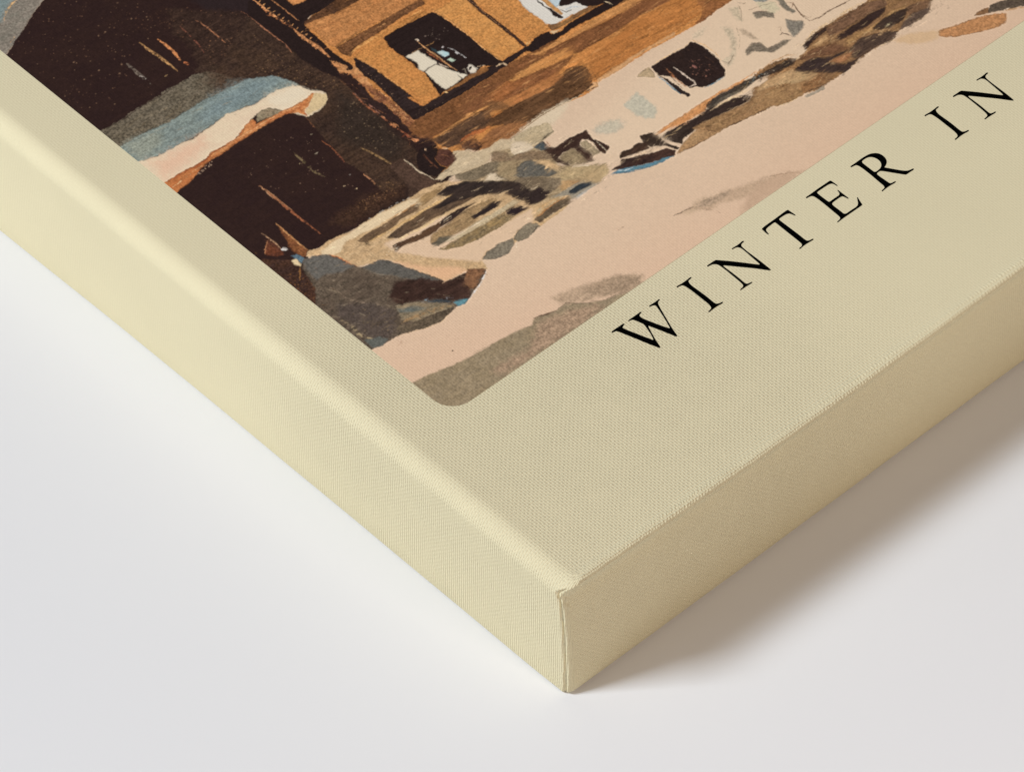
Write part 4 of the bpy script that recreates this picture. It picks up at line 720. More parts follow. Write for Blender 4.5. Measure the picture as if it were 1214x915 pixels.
('l',[110,92,76],{"w":0.203,"dry":0.4},[145.75,98.21,146.08,96.58,149.14,97.74,148.39,98.44]),
('l',[140,118,95],{"w":0.203,"dry":0.4},[156.55,104.31,154.28,101.02,151.74,98.68]),
('p',[206,192,160],{"f":1,"g":0.06,"o":0},[166.1,107.6,169.9,104.5,168.9,101.6,166.9,101.5,165.6,104.7]),
('l',[120,100,82],{"w":0.163,"dry":0.4},[163.18,106.62,166.95,105.5,169.94,104.09]),
('p',[150,113,76],{"c2":[130,98,68],"ns":2,"g":0.16,"j":0.3},[164.5,88.8,169.4,89.8,173.1,89.6,179.9,89.5,186.2,89.0,189.8,89.1,200.8,79.0,194.9,75.5,189.6,75.8,184.9,76.0,181.2,75.0,178.7,75.7,174.3,75.8,170.8,75.7,165.5,75.2,161.3,74.7,158.2,75.2,154.8,75.2,151.0,76.7,146.7,76.7,144.1,78.4,139.5,79.1,137.2,79.7,144.0,86.6,149.4,84.3,149.7,86.6,145.7,88.3,149.1,89.8,154.2,89.7,158.2,88.3,159.8,86.5,163.3,86.6]),
('l',[214,182,140],{"w":0.651,"dry":0.35},[163.69,88.96,169.88,90.28,174.52,90.03,181.24,89.9,187.47,89.24]),
('p',[56,42,37],{"g":0.1},[164.3,88.6,167.8,89.7,170.7,89.2,173.0,89.5,173.8,88.3,168.8,88.2,164.6,87.4,163.2,87.0]),
('p',[192,153,108],{"g":0.1},[165.7,87.1,171.0,87.5,170.4,86.1,166.7,86.1]),
('p',[110,82,62],{"c2":[126,94,70],"g":0.16},[172.4,88.9,179.5,89.1,185.9,88.7,190.9,86.8,189.7,84.4,184.4,85.3,178.9,85.6,173.1,85.7,171.1,86.6]),
('p',[58,43,38],{"g":0.11},[172.5,85.4,179.4,85.2,184.4,85.3,189.1,84.4,187.3,83.1,180.7,82.6,174.7,83.4,172.1,83.7]),
('p',[188,149,100],{"c2":[160,120,78],"ns":1,"g":0.12,"j":0.3},[172.8,82.5,174.1,82.8,177.5,82.3,183.3,81.7,189.3,82.3,192.7,81.8,192.3,80.7,188.4,81.4,183.4,81.3,179.5,80.9,175.8,81.6,172.5,81.2]),
('p',[70,54,44],{"c2":[58,46,40],"g":0.12},[180.7,81.2,185.9,81.9,190.2,81.3,192.5,80.5,189.7,78.2,185.2,78.3,181.9,79.4]),
('p',[76,60,51],{"c2":[90,70,56],"g":0.16},[171.9,79.9,176.1,80.9,180.8,79.2,183.7,77.7,184.9,75.9,181.2,75.0,178.7,75.7,174.6,76.0,170.2,76.1,170.5,79.2]),
('l',[214,175,130],{"w":0.244,"dry":0.3},[179.49,80.38,181.79,79.26,184.02,78.55]),
('l',[232,212,165],{"w":0.651,"dry":0.1},[184.95,79.71,184.96,79.23]),
('p',[124,88,62],{"c2":[106,76,56],"g":0.16},[159.4,86.1,165.5,85.9,170.7,83.8,171.8,80.1,168.1,80.7,163.4,83.8,160.9,84.7]),
('p',[57,45,42],{"c2":[66,52,46],"g":0.13},[155.5,83.7,159.2,84.4,162.6,84.0,166.0,81.5,168.0,80.6,171.3,80.0,169.9,79.6,167.4,80.0,164.5,80.1,166.7,77.4,171.1,76.0,165.1,74.8,161.9,77.5,158.3,81.1]),
('p',[166,117,80],{"g":0.13},[165.1,80.2,168.8,79.5,172.0,78.8,168.8,77.4,165.8,78.5]),
('p',[104,85,72],{"c2":[92,74,62],"g":0.16},[189.5,77.9,194.1,78.3,198.4,78.4,195.4,75.4,189.1,75.4,185.2,76.3]),
('p',[120,90,66],{"g":0.16},[192.6,81.1,199.5,78.7,196.8,76.8,191.1,78.3]),
('l',[60,48,42],{"w":0.244,"dry":0.3},[191.95,81.01,194.7,79.82,197.81,78.31]),
('s',[230,215,190],{"n":20,"sz":0.18},[170.0,75.8,174.7,76.1,180.9,75.0,184.9,76.0,185.1,75.2,180.3,74.9,172.2,75.1]),
('s',[50,40,38],{"n":25,"sz":0.22},[161.1,74.7,170.8,75.7,171.3,75.2,165.7,74.4]),
('p',[187,155,113],{"c2":[174,140,100],"g":0.1},[147.8,85.6,152.2,85.6,155.9,84.0,159.8,79.2,157.3,78.7,153.6,80.2,148.9,83.8]),
('p',[150,110,73],{"c2":[136,98,66],"g":0.15},[144.9,81.7,151.7,79.3,157.0,78.4,160.0,78.4,160.5,76.4,155.4,75.8,150.5,77.1,145.7,77.6,144.5,79.1]),
('p',[132,94,64],{"g":0.14},[146.6,80.0,149.5,79.5,150.6,77.7,148.7,76.8,146.0,78.0]),
('l',[215,175,125],{"w":0.203,"dry":0.4},[145.71,79.7,148.22,80.68,151.25,79.85,151.7,78.12,149.02,76.64]),
('p',[166,152,132],{"g":0.08,"o":1},[151.6,75.9,154.8,75.2,157.8,75.2,157.3,74.2,154.1,74.5,151.8,75.1]),
('l',[70,55,45],{"w":0.325,"dry":0.2},[152.66,76.43,155.52,75.91,157.83,75.22]),
('l',[70,50,40],{"w":0.325,"dry":0.3},[139.78,79.42,141.81,79.05,143.44,78.52]),
('l',[75,55,44],{"w":0.366,"dry":0.3},[159.79,78.24,159.76,76.28,161.27,74.88]),
('l',[225,195,145],{"w":0.285,"dry":0.3},[144.41,78.29,146.68,76.71,150.88,76.57]),
('p',[62,50,42],{"g":0.12},[148.1,88.8,152.9,88.3,157.7,87.8,159.9,86.5,157.3,85.4,154.2,86.2,149.7,87.1,147.1,87.8]),
('s',[220,205,180],{"n":14,"sz":0.18},[148.2,88.0,152.5,87.9,152.7,87.1,148.2,87.0]),
('l',[208,158,108],{"w":0.447,"dry":0.25},[147.11,89.78,149.64,89.42,154.84,89.8,158.81,88.93,160.33,87.53]),
('p',[82,70,58],{"c2":[66,58,50],"g":0.14},[131.5,89.5,133.4,90.5,137.3,90.1,141.9,89.8,146.9,89.1,147.6,87.9,145.5,87.7,142.1,88.2,136.6,89.3,131.9,88.4]),
('p',[55,43,38],{"g":0.1},[122.4,89.2,126.0,88.7,131.1,88.6,135.6,87.8,140.5,86.5,142.3,84.8,140.9,84.0,135.1,84.8,129.2,85.7,123.7,86.8]),
('p',[160,125,86],{"c2":[146,112,78],"g":0.14,"f":0.2},[123.6,86.7,129.3,85.7,134.8,84.6,140.6,83.4,144.0,85.2,148.5,82.4,154.1,79.8,151.7,76.2,144.8,77.8,143.2,78.6,137.1,79.7,131.2,80.9,127.3,81.7]),
('p',[190,155,113],{"c2":[180,144,103],"g":0.1,"f":0.2},[144.3,85.3,148.2,86.0,154.3,84.9,156.3,84.5,155.0,81.6,149.9,82.9,144.6,84.6]),
('l',[226,196,156],{"w":0.488,"dry":0.2},[131.29,87.8,134.97,87.67,140.35,87.31,144.38,86.54]),
('l',[208,150,98],{"w":0.529,"dry":0.15},[120.04,91.35,126.62,90.81,132.56,90.57,138.01,90.78,143.9,89.96,149.23,90.0]),
('s',[120,140,140],{"n":25,"sz":0.17},[144.1,89.1,152.0,88.4,152.2,87.6,144.7,87.9]),
('l',[85,66,50],{"w":0.244,"dry":0.35},[131.16,80.86,137.12,79.65,143.24,78.58]),
('l',[92,68,52],{"w":0.366,"dry":0.15},[171.32,93.67,173.97,92.91,178.37,92.9,183.55,92.18,186.14,91.82]),
('l',[95,70,52],{"w":0.325,"dry":0.2},[173.01,101.25,171.92,98.19,171.35,95.67,171.44,93.56]),
('l',[150,120,95],{"w":0.244,"dry":0.3},[172.12,102.08,172.96,100.96,171.65,100.13]),
('l',[150,125,100],{"w":0.163,"dry":0.4},[163.66,97.73,164.67,96.79,163.28,95.38]),
('l',[90,60,50],{"w":0.244,"dry":0.3},[162.5,95.09,163.53,95.15,164.18,92.87]),
('l',[120,95,75],{"w":0.244,"dry":0.4},[171.62,96.43,171.94,94.79,173.05,94.43]),
('d',[0,0,0],{"n":4,"w":0.35},[74.8,120.2,89.9,116.9,98.1,110.5,104.1,90.0,92.2,84.6,75.1,89.0,64.7,89.7,47.4,100.8,39.6,107.3,23.9,119.9,28.6,118.6,48.7,117.3,65.6,114.7]),
('b',[228,200,160],{"n":900,"len":2.8,"w":0.42,"ang":-5,"spr":11},[74.8,120.2,89.9,116.9,98.1,110.5,104.1,90.0,92.2,84.6,75.1,89.0,64.7,89.7,47.4,100.8,39.6,107.3,23.9,119.9,28.6,118.6,48.7,117.3,65.6,114.7]),
('d',[0,0,0],{"n":5,"w":0.35},[101.4,90.1,112.1,92.4,149.1,88.9,168.4,90.5,190.3,88.7,207.3,72.9,192.9,73.5,173.8,75.3,159.6,74.3,140.8,80.5,122.2,85.0,103.9,88.2]),
('b',[222,188,140],{"n":760,"len":3.2,"w":0.45,"ang":-3,"spr":12},[101.4,90.1,112.1,92.4,149.1,88.9,168.4,90.5,190.3,88.7,207.3,72.9,192.9,73.5,173.8,75.3,159.6,74.3,140.8,80.5,122.2,85.0,103.9,88.2]),
('b',[140,115,80],{"n":150,"len":4.0,"w":0.5,"ang":-4,"spr":8},[18.3,185.1,49.1,179.8,62.4,165.0,50.3,165.4,27.8,167.7,17.6,170.0]),
('p',[190,138,93],{"c2":[182,130,86],"g":0.12,"o":2},[192.1,69.3,192.6,69.5,196.3,68.2,201.6,66.7,205.7,64.9,209.4,62.3,207.0,60.2,204.0,60.3,199.2,62.4,195.2,64.3,192.3,66.3,191.2,68.0]),
('p',[130,96,66],{"g":0.12},[202.6,67.3,205.3,67.3,207.7,66.8,206.4,65.3,204.7,65.8]),
('p',[96,83,69],{"c2":[80,68,58],"g":0.15},[206.2,65.6,208.6,67.1,211.9,66.0,217.9,63.1,215.4,60.7,210.9,62.7,207.4,64.6]),
('l',[192,152,112],{"w":0.651,"dry":0.3},[209.85,63.09,212.17,61.96,214.82,60.18]),
('l',[226,200,170],{"w":0.285,"dry":0.3},[209.34,63.56,211.26,63.0]),
('p',[211,178,140],{"f":1.3,"g":0.05,"o":0},[181.6,75.1,186.7,73.4,192.8,69.7,190.2,67.4,185.3,69.5,182.5,72.6]),
('p',[152,135,109],{"c2":[144,127,100],"g":0.11,"f":0.5,"o":0},[12.2,71.2,17.1,70.8,21.0,70.2,24.3,69.5,29.0,68.3,34.4,67.5,38.6,67.2,33.8,68.2,40.0,67.1,45.6,66.4,50.4,65.3,52.4,66.5,54.1,65.9,57.6,64.8,61.5,65.1,62.7,63.5,64.9,61.5,68.8,59.4,72.1,58.5,74.2,57.8,78.6,57.4,72.3,50.9,39.8,50.6,18.9,52.0,18.0,55.8]),
('p',[184,158,131],{"f":1.6,"g":0.09,"o":0},[59.6,68.8,64.7,67.5,69.9,65.8,74.8,63.7,78.3,61.7,80.8,59.7,79.8,56.9,73.6,57.7,67.8,61.2,66.1,61.3,61.7,64.4,60.0,65.4]),
('p',[166,142,117],{"f":1.6,"g":0.12,"o":0},[66.2,65.2,71.6,65.1,76.6,62.7,79.5,60.0,79.0,57.1,73.8,57.9,69.3,60.4]),
('p',[164,138,113],{"f":3,"g":0.14,"o":0},[52.1,64.7,60.2,62.7,66.3,59.6,66.3,57.7,50.7,57.5,33.8,58.6,33.8,61.0,45.1,60.2]),
('l',[88,66,52],{"w":0.447,"dry":0.1,"tp":0.4},[52.16,66.47,53.47,66.17,55.44,65.39,57.51,64.7]),
('l',[96,80,66],{"w":0.163,"dry":0.2},[57.61,64.8,61.4,64.98,63.09,62.92,65.66,60.85]),
('l',[80,66,54],{"w":0.203,"dry":0.3},[66.07,61.27,67.77,59.7,72.24,58.65,74.16,57.79]),
('l',[60,44,36],{"w":0.529,"dry":0.1},[31.11,72.16,31.04,71.8]),
('s',[150,110,85],{"n":10,"sz":0.15},[23.7,82.9,24.4,82.3,22.7,80.8,22.3,81.8]),
('p',[192,164,136],{"f":1.6,"g":0.06,"o":0},[100.6,68.3,105.9,67.5,113.1,66.2,120.0,63.7,127.6,61.8,133.7,57.4,121.8,58.8,116.6,61.1,110.8,63.9,107.7,63.6,105.1,66.7]),
('l',[96,78,64],{"w":0.325,"dry":0.15},[100.08,68.23,102.46,67.8,105.56,67.15]),
('l',[140,118,98],{"w":0.163,"dry":0.3},[105.08,66.65,107.87,63.75,108.77,61.33]),
('l',[160,132,108],{"w":0.163,"dry":0.3},[125.44,62.48,128.58,60.86,132.11,57.72]),
('p',[172,148,124],{"f":1.2,"g":0.12,"o":0},[105.4,67.0,108.8,67.1,115.7,65.1,113.9,64.2,108.2,65.0]),
('l',[140,105,80],{"w":0.285,"dry":0.3},[86.63,73.73,87.7,73.88,88.62,73.97]),
('l',[205,165,135],{"w":0.325,"dry":0.5},[86.64,74.23,87.61,74.27]),
('p',[196,166,138],{"f":2,"g":0.05,"o":0},[114.2,59.2,122.4,61.8,128.8,60.7,132.8,58.0,130.1,57.2,121.7,57.3,112.2,57.2]),
('l',[160,130,106],{"w":0.163,"dry":0.3},[125.67,62.3,128.91,60.79,132.6,57.81]),
('p',[78,53,40],{"c2":[60,42,36],"ns":2,"g":0.2,"f":0.4,"o":0},[15.6,124.8,17.7,124.7,22.6,119.7,22.8,116.4,23.1,112.3,22.9,108.1,20.0,105.9,15.6,103.8,15.3,109.0,15.3,118.9]),
('s',[140,95,55],{"n":50,"sz":0.16},[18.9,118.0,22.2,111.3,19.6,106.3,16.7,107.1,17.1,113.5]),
('p',[136,87,54],{"c2":[110,68,44],"ns":1,"g":0.18},[28.0,131.6,28.1,130.5,27.8,127.1,27.6,123.4,27.5,119.4,25.9,118.3,25.0,118.9,24.8,121.2,25.1,123.5,26.5,126.7,27.0,128.7]),
('l',[200,148,98],{"w":0.325,"dry":0.3},[27.92,131.53,27.74,128.04,27.56,123.81,27.56,119.54]),
('p',[108,62,42],{"c2":[78,48,38],"ns":1,"g":0.18},[23.4,129.2,23.5,126.3,23.3,124.0,22.4,122.3,20.7,123.1,19.0,125.3,19.9,126.5]),
('l',[182,142,108],{"w":0.325,"dry":0.35},[23.24,131.26,23.43,129.2,23.52,126.28,23.34,124.57]),
('l',[196,138,96],{"w":0.203,"dry":0.2},[22.97,128.68,21.01,127.36,19.04,125.42]),
('l',[205,200,192],{"w":1.058,"dry":0.1},[23.22,124.18,24.26,123.34]),
('l',[150,140,130],{"w":0.325,"dry":0.3},[23.86,124.4,24.25,122.98]),
('p',[94,115,126],{"g":0.1,"o":1},[23.5,120.8,24.8,120.2,25.1,118.0,23.9,117.1,23.5,118.8]),
('p',[222,198,156],{"g":0.06},[22.4,119.7,23.6,119.3,23.7,117.4,22.9,116.7,22.1,118.2]),
('l',[150,105,60],{"w":0.407,"dry":0.5},[22.51,116.6,21.11,114.78,19.78,113.52]),
('p',[100,87,73],{"c2":[86,73,61],"g":0.2},[22.7,116.3,24.8,117.7,27.3,117.0,29.7,115.7,31.1,113.3,31.9,110.1,32.6,107.5,33.5,106.4,35.9,106.1,38.7,105.3,39.7,103.5,40.9,100.8,42.6,95.8,44.1,92.5,44.9,89.5,47.4,89.2,51.0,88.2,54.7,86.2,54.4,85.5,51.1,83.9,48.3,82.8,44.7,81.4,41.8,81.7,40.6,82.0,38.1,81.2,35.0,80.7,31.4,81.6,27.5,83.1,24.5,84.3,22.0,84.5,19.8,84.5,17.5,85.3,13.5,85.8,14.3,91.1,14.0,95.6,14.8,100.9,17.6,105.6,20.6,109.0]),
('p',[103,99,92],{"f":0.8,"g":0.12,"o":0},[24.6,117.7,27.3,117.0,29.7,115.7,31.2,112.3,32.3,108.1,28.8,108.7,25.3,110.8,22.6,110.8,23.1,115.3]),
('p',[95,91,84],{"f":0.3,"g":0.11,"o":0},[33.2,106.7,35.8,106.0,38.6,105.2,40.3,101.6,42.5,95.6,44.3,90.8,40.4,94.3,37.7,98.7,34.8,102.0]),
('l',[152,138,118],{"w":0.163,"dry":0.2},[33.17,106.1,34.2,103.28,35.69,100.97,37.82,98.38]),
('p',[57,40,34],{"c2":[70,50,42],"ns":2,"g":0.13,"f":0.9,"o":0},[36.0,97.8,41.5,94.5,44.9,89.5,47.9,88.8,51.0,88.2,48.1,86.0,48.0,83.4,45.1,81.7,41.9,83.7,37.3,88.5,35.5,89.0,31.6,92.0,31.7,95.1]),
('p',[142,102,72],{"c2":[112,80,58],"ns":1,"g":0.16,"f":0.2},[51.4,89.2,54.8,86.2,51.2,84.4,48.2,83.1,47.6,84.1,47.8,86.2]),
('l',[60,45,36],{"w":0.244,"dry":0.2},[48.17,83.21,51.08,83.93,54.47,85.64]),
('l',[225,180,140],{"w":0.244,"dry":0.4},[47.52,90.33,49.23,89.25,51.06,88.79]),
('p',[98,140,148],{"g":0.08,"o":1},[41.5,83.4,43.4,83.0,45.3,81.7,43.3,81.2,41.8,81.7]),
('p',[58,64,68],{"f":0.3,"g":0.08,"o":0},[37.1,88.3,41.0,85.1,41.4,83.5,38.3,86.1]),
('s',[150,150,150],{"n":8,"sz":0.2},[41.1,86.3,42.8,84.7,41.6,83.4,40.2,84.8]),
('l',[150,175,185],{"w":0.529,"dry":0},[37.25,88.57,37.22,88.23]),
('l',[215,215,212],{"w":0.325,"dry":0.35},[54.23,85.23,50.19,83.2,46.55,81.94,44.75,81.45]),
('p',[128,115,93],{"c2":[140,122,96],"ns":1,"g":0.15,"f":0.25,"o":0},[30.7,91.7,33.3,90.5,36.5,88.2,39.6,84.8,41.1,82.3,39.4,82.5,33.9,84.4,30.8,84.9,28.7,87.4]),
('p',[100,104,98],{"f":0.8,"g":0.1,"o":0},[30.4,90.8,34.2,88.6,35.8,86.4,33.0,87.2,30.0,89.4]),
('l',[156,126,90],{"w":1.058,"dry":0.4},[28.9,86.69,31.89,86.07,35.13,85.22,38.86,83.92,40.82,82.41]),
('p',[94,81,66],{"c2":[104,90,72],"g":0.17,"f":0.3,"o":0},[32.6,84.4,37.2,83.1,40.9,81.7,37.7,81.0,35.2,80.9,30.2,82.3,25.6,84.5,25.9,86.4]),
('l',[60,48,42],{"w":0.203,"dry":0.2},[32.89,84.23,37.25,83.14,40.88,81.74]),
('l',[222,190,150],{"w":0.203,"dry":0.3},[24.87,84.2,28.09,82.86,31.37,81.59,35.15,80.6,38.0,81.03]),
('p',[92,80,71],{"f":1.5,"c2":[80,69,62],"g":0.18,"o":0},[21.2,101.8,27.3,96.3,29.6,90.4,25.0,85.4,20.8,85.1,19.2,87.7,19.0,93.4,18.5,98.8]),
('s',[150,125,85],{"n":70,"sz":0.16},[21.8,99.4,29.6,90.4,31.1,85.2,24.6,85.8,19.7,90.3]),
('l',[170,150,115],{"w":0.895,"dry":0.6},[18.34,97.09,18.77,93.63,18.24,91.07,18.7,89.12,19.75,87.84]),
('p',[97,98,91],{"f":0.5,"g":0.1,"o":0},[18.0,88.6,21.3,87.1,22.6,85.1,20.1,84.3,17.6,85.4]),
('l',[142,122,102],{"w":0.163,"dry":0.3},[23.38,107.19,23.93,104.83,23.88,101.79,25.21,98.83,27.42,96.35,28.84,93.5,29.83,91.05]),
('l',[168,153,128],{"w":0.203,"dry":0.2},[30.78,91.7,33.32,90.58,36.47,88.16]),
('l',[150,132,110],{"w":0.163,"dry":0.5},[25.62,108.12,25.32,102.83,25.2,99.23]),
('s',[120,105,85],{"n":70,"sz":0.15},[22.6,114.7,26.8,109.5,26.8,99.6,19.6,101.4]),
('d',[0,0,0],{"n":4,"w":0.35},[25.3,116.0,36.3,106.6,43.5,90.5,54.0,85.6,45.9,81.9,33.1,85.1,19.4,87.8,16.6,96.6]),
('b',[165,148,120],{"n":420,"len":2.6,"w":0.4,"ang":-35,"spr":22},[25.3,116.0,36.3,106.6,43.5,90.5,54.0,85.6,45.9,81.9,33.1,85.1,19.4,87.8,16.6,96.6]),
('b',[130,90,50],{"n":60,"len":1.6,"w":0.4,"ang":-70,"spr":25},[27.4,130.0,26.7,107.9,16.1,99.0,17.4,127.8]),
]
LETTERS = [
('letter_w',[[62.587,51.0,66.346,50.965,66.615,50.881,66.682,50.543,66.223,50.471,65.536,50.225,65.505,49.978,65.619,49.238,66.493,46.722,67.088,44.988,67.929,42.616,68.067,42.268,68.644,43.273,69.295,45.147,69.938,47.528,69.818,47.832,69.254,49.818,68.988,50.313,68.491,50.524,67.995,50.542,67.886,50.836,68.138,50.906,70.486,50.889,72.225,50.941,72.28,50.612,71.614,50.454,71.197,50.342,70.997,49.918,71.011,49.075,71.764,46.859,72.477,44.818,73.26,42.852,73.555,42.304,74.014,43.312,75.204,46.576,76.143,49.587,76.169,49.979,75.891,50.291,75.285,50.52,74.85,50.561,74.81,50.82,75.121,50.95,76.831,50.838,78.216,50.945,78.293,50.596,77.727,50.481,77.249,50.284,76.894,49.724,76.185,48.022,75.153,45.24,73.85,41.755,73.261,39.548,73.004,39.346,72.795,39.429,72.551,39.985,71.618,42.858,70.943,44.722,70.574,45.836,70.355,46.507,69.764,45.207,69.076,43.423,68.504,41.974,67.752,39.489,67.406,39.343,67.154,39.933,66.36,42.094,65.451,44.993,64.619,47.55,63.864,49.762,63.677,50.21,63.281,50.439,62.444,50.527]]),
('letter_i',[[83.985,50.926,84.37,51.045,85.763,50.873,87.454,50.901,88.716,51.021,88.847,50.62,88.146,50.541,87.517,50.451,87.211,50.007,86.978,48.909,87.079,46.443,87.141,44.156,87.028,41.479,87.109,40.709,87.394,40.362,88.016,40.147,88.717,40.054,88.612,39.734,88.195,39.648,87.076,39.823,85.643,39.846,84.528,39.769,83.896,39.717,83.885,40.004,84.244,40.116,84.955,40.206,85.326,40.417,85.611,40.986,85.76,42.098,85.795,45.124,85.836,47.733,85.707,49.528,85.566,50.133,85.237,50.438,84.556,50.593,83.99,50.587]]),
('letter_n',[[94.099,50.891,94.425,51.011,95.684,50.972,97.048,50.975,97.581,50.341,99.345,48.286,101.403,45.676,103.212,43.242,103.758,42.624,103.887,43.18,104.031,45.355,104.233,48.555,104.209,49.709,103.858,50.316,103.454,50.548,102.723,50.66,102.343,50.701,102.425,50.936,102.746,51.006,104.001,50.891,105.318,50.946,106.27,51.056,106.4,50.652,106.016,50.583,105.342,50.498,104.93,50.229,104.724,49.741,104.601,48.073,104.615,45.52,104.63,42.548,104.519,39.559,104.209,39.565,103.732,40.147,101.859,42.723,99.363,45.737,97.931,47.484,97.098,48.453,96.945,47.976,96.993,46.527,97.017,43.559,96.89,41.297,96.902,40.671,97.032,40.271,97.56,40.062,98.366,39.986,98.375,39.698,97.955,39.612,96.975,39.68,95.996,39.749,94.945,39.745,94.475,39.734,94.501,40.016,94.87,40.094,95.623,40.178,96.004,40.439,96.189,40.968,96.334,42.651,96.488,46.011,96.505,48.383,96.336,49.495,95.873,50.093,95.347,50.411,94.633,50.538,94.058,50.592]]),
('letter_t',[[112.298,50.907,116.914,50.965,121.218,51.125,121.518,50.934,121.525,50.469,121.605,49.051,121.597,48.4,121.313,48.435,121.088,49.387,120.792,49.946,120.201,50.208,119.233,50.304,117.763,50.322,117.579,49.922,117.58,48.638,117.581,46.072,117.583,43.512,117.482,41.279,117.574,40.626,117.99,40.298,118.726,40.184,119.178,40.105,119.083,39.796,118.512,39.757,117.365,39.885,115.932,39.937,114.977,39.831,114.365,39.747,114.317,40.018,114.647,40.137,115.399,40.147,115.799,40.485,115.967,41.037,116.039,42.387,116.109,45.445,116.216,48.333,116.269,49.993,116.092,50.243,114.85,50.167,113.654,50.135,113.065,49.969,112.688,49.522,112.517,48.771,112.415,48.24,112.15,48.4,112.13,49.129,112.245,50.102]]),
('letter_e',[[127.519,50.98,127.887,51.07,128.92,51.034,131.571,51.114,134.106,51.075,136.041,51.076,136.075,50.466,136.112,49.219,136.093,48.601,135.798,48.585,135.769,49.305,135.564,49.957,135.028,50.28,134.065,50.391,132.38,50.423,130.767,50.418,130.635,49.964,130.592,48.422,130.585,46.705,130.642,46.078,131.698,46.105,133.41,46.101,134.043,46.09,134.485,46.401,134.726,46.983,134.834,47.518,135.095,47.564,135.051,46.452,135.044,45.163,135.018,43.75,134.694,43.706,134.601,44.51,134.411,45.175,134.002,45.409,132.737,45.431,130.636,45.366,130.5,44.058,130.524,42.375,130.413,40.561,132.35,40.57,134.2,40.489,134.96,40.646,135.528,41.124,136.166,41.969,136.658,42.606,136.885,42.596,136.477,41.681,136.023,40.379,135.92,39.958,135.127,39.918,132.785,39.938,130.633,39.929,128.928,39.936,127.779,39.858,127.283,39.832,127.288,40.113,127.762,40.159,128.38,40.243,128.796,40.486,129.013,41.085,129.085,42.648,129.243,45.365,129.363,47.836,129.277,49.784,129.037,50.293,128.528,50.534,127.755,50.617,127.469,50.652]]),
('letter_r',[[142.859,51.039,143.205,51.126,144.452,51.076,146.896,51.14,148.741,51.035,149.763,50.759,150.654,50.139,151.219,49.412,151.387,48.294,151.225,47.279,150.839,46.472,150.132,45.818,149.322,45.405,148.741,45.304,149.17,44.616,150.014,43.313,150.857,42.01,151.599,41.034,152.203,40.562,153.066,40.343,153.652,40.236,153.648,39.892,152.984,39.838,151.969,39.908,150.879,39.904,150.6,40.162,149.767,41.367,148.732,42.905,147.695,44.444,147.101,45.139,145.85,45.08,145.741,44.225,145.801,42.579,145.86,40.934,145.942,40.483,146.483,40.27,147.379,40.193,147.327,39.865,146.666,39.812,145.514,39.955,144.241,39.979,143.081,39.901,142.556,39.81,142.551,40.102,142.911,40.202,143.653,40.293,144.002,40.489,144.213,41.015,144.303,42.808,144.557,46.045,144.612,48.023,144.588,49.497,144.414,50.181,144.109,50.521,143.358,50.635,142.834,50.714],[146.005,50.365,147.116,50.5,147.913,50.432,148.686,50.124,149.251,49.397,149.542,48.4,149.436,47.334,148.899,46.377,148.213,45.851,147.237,45.594,145.829,45.592,145.881,47.139,145.907,49.09]]),
('letter_i',[[168.546,50.996,168.938,51.113,170.34,50.944,172.049,50.972,173.327,51.09,173.448,50.695,172.737,50.618,172.099,50.53,171.777,50.094,171.509,49.015,171.537,46.593,171.532,44.346,171.338,41.717,171.397,40.961,171.674,40.62,172.297,40.408,173.001,40.317,172.886,40.003,172.462,39.919,171.337,40.091,169.89,40.113,168.762,40.037,168.122,39.986,168.12,40.268,168.485,40.378,169.206,40.466,169.587,40.673,169.892,41.232,170.075,42.324,170.201,45.297,170.321,47.86,170.243,49.623,170.119,50.217,169.796,50.516,169.113,50.669,168.54,50.663]]),
('letter_n',[[178.428,50.917,178.76,51.035,180.027,50.996,181.402,50.999,181.92,50.378,183.637,48.364,185.634,45.807,187.384,43.422,187.916,42.815,188.062,43.361,188.272,45.493,188.57,48.628,188.579,49.758,188.243,50.354,187.844,50.581,187.11,50.691,186.728,50.731,186.818,50.961,187.144,51.03,188.405,50.917,189.733,50.971,190.695,51.079,190.814,50.683,190.425,50.615,189.744,50.532,189.321,50.268,189.099,49.79,188.926,48.156,188.865,45.654,188.793,42.741,188.592,39.812,188.28,39.818,187.817,40.388,186.006,42.913,183.58,45.866,182.188,47.579,181.377,48.528,181.209,48.06,181.215,46.64,181.151,43.732,180.956,41.515,180.95,40.901,181.07,40.509,181.595,40.304,182.405,40.231,182.406,39.948,181.98,39.863,180.995,39.931,180.01,39.998,178.951,39.994,178.477,39.983,178.512,40.26,178.886,40.336,179.647,40.419,180.039,40.674,180.24,41.192,180.437,42.842,180.691,46.135,180.778,48.459,180.641,49.549,180.192,50.135,179.671,50.447,178.956,50.571,178.378,50.624]]),
]

# ------------------------------------------------------------------ the printed picture
def ink(h):
    return lin(h) * GAIN


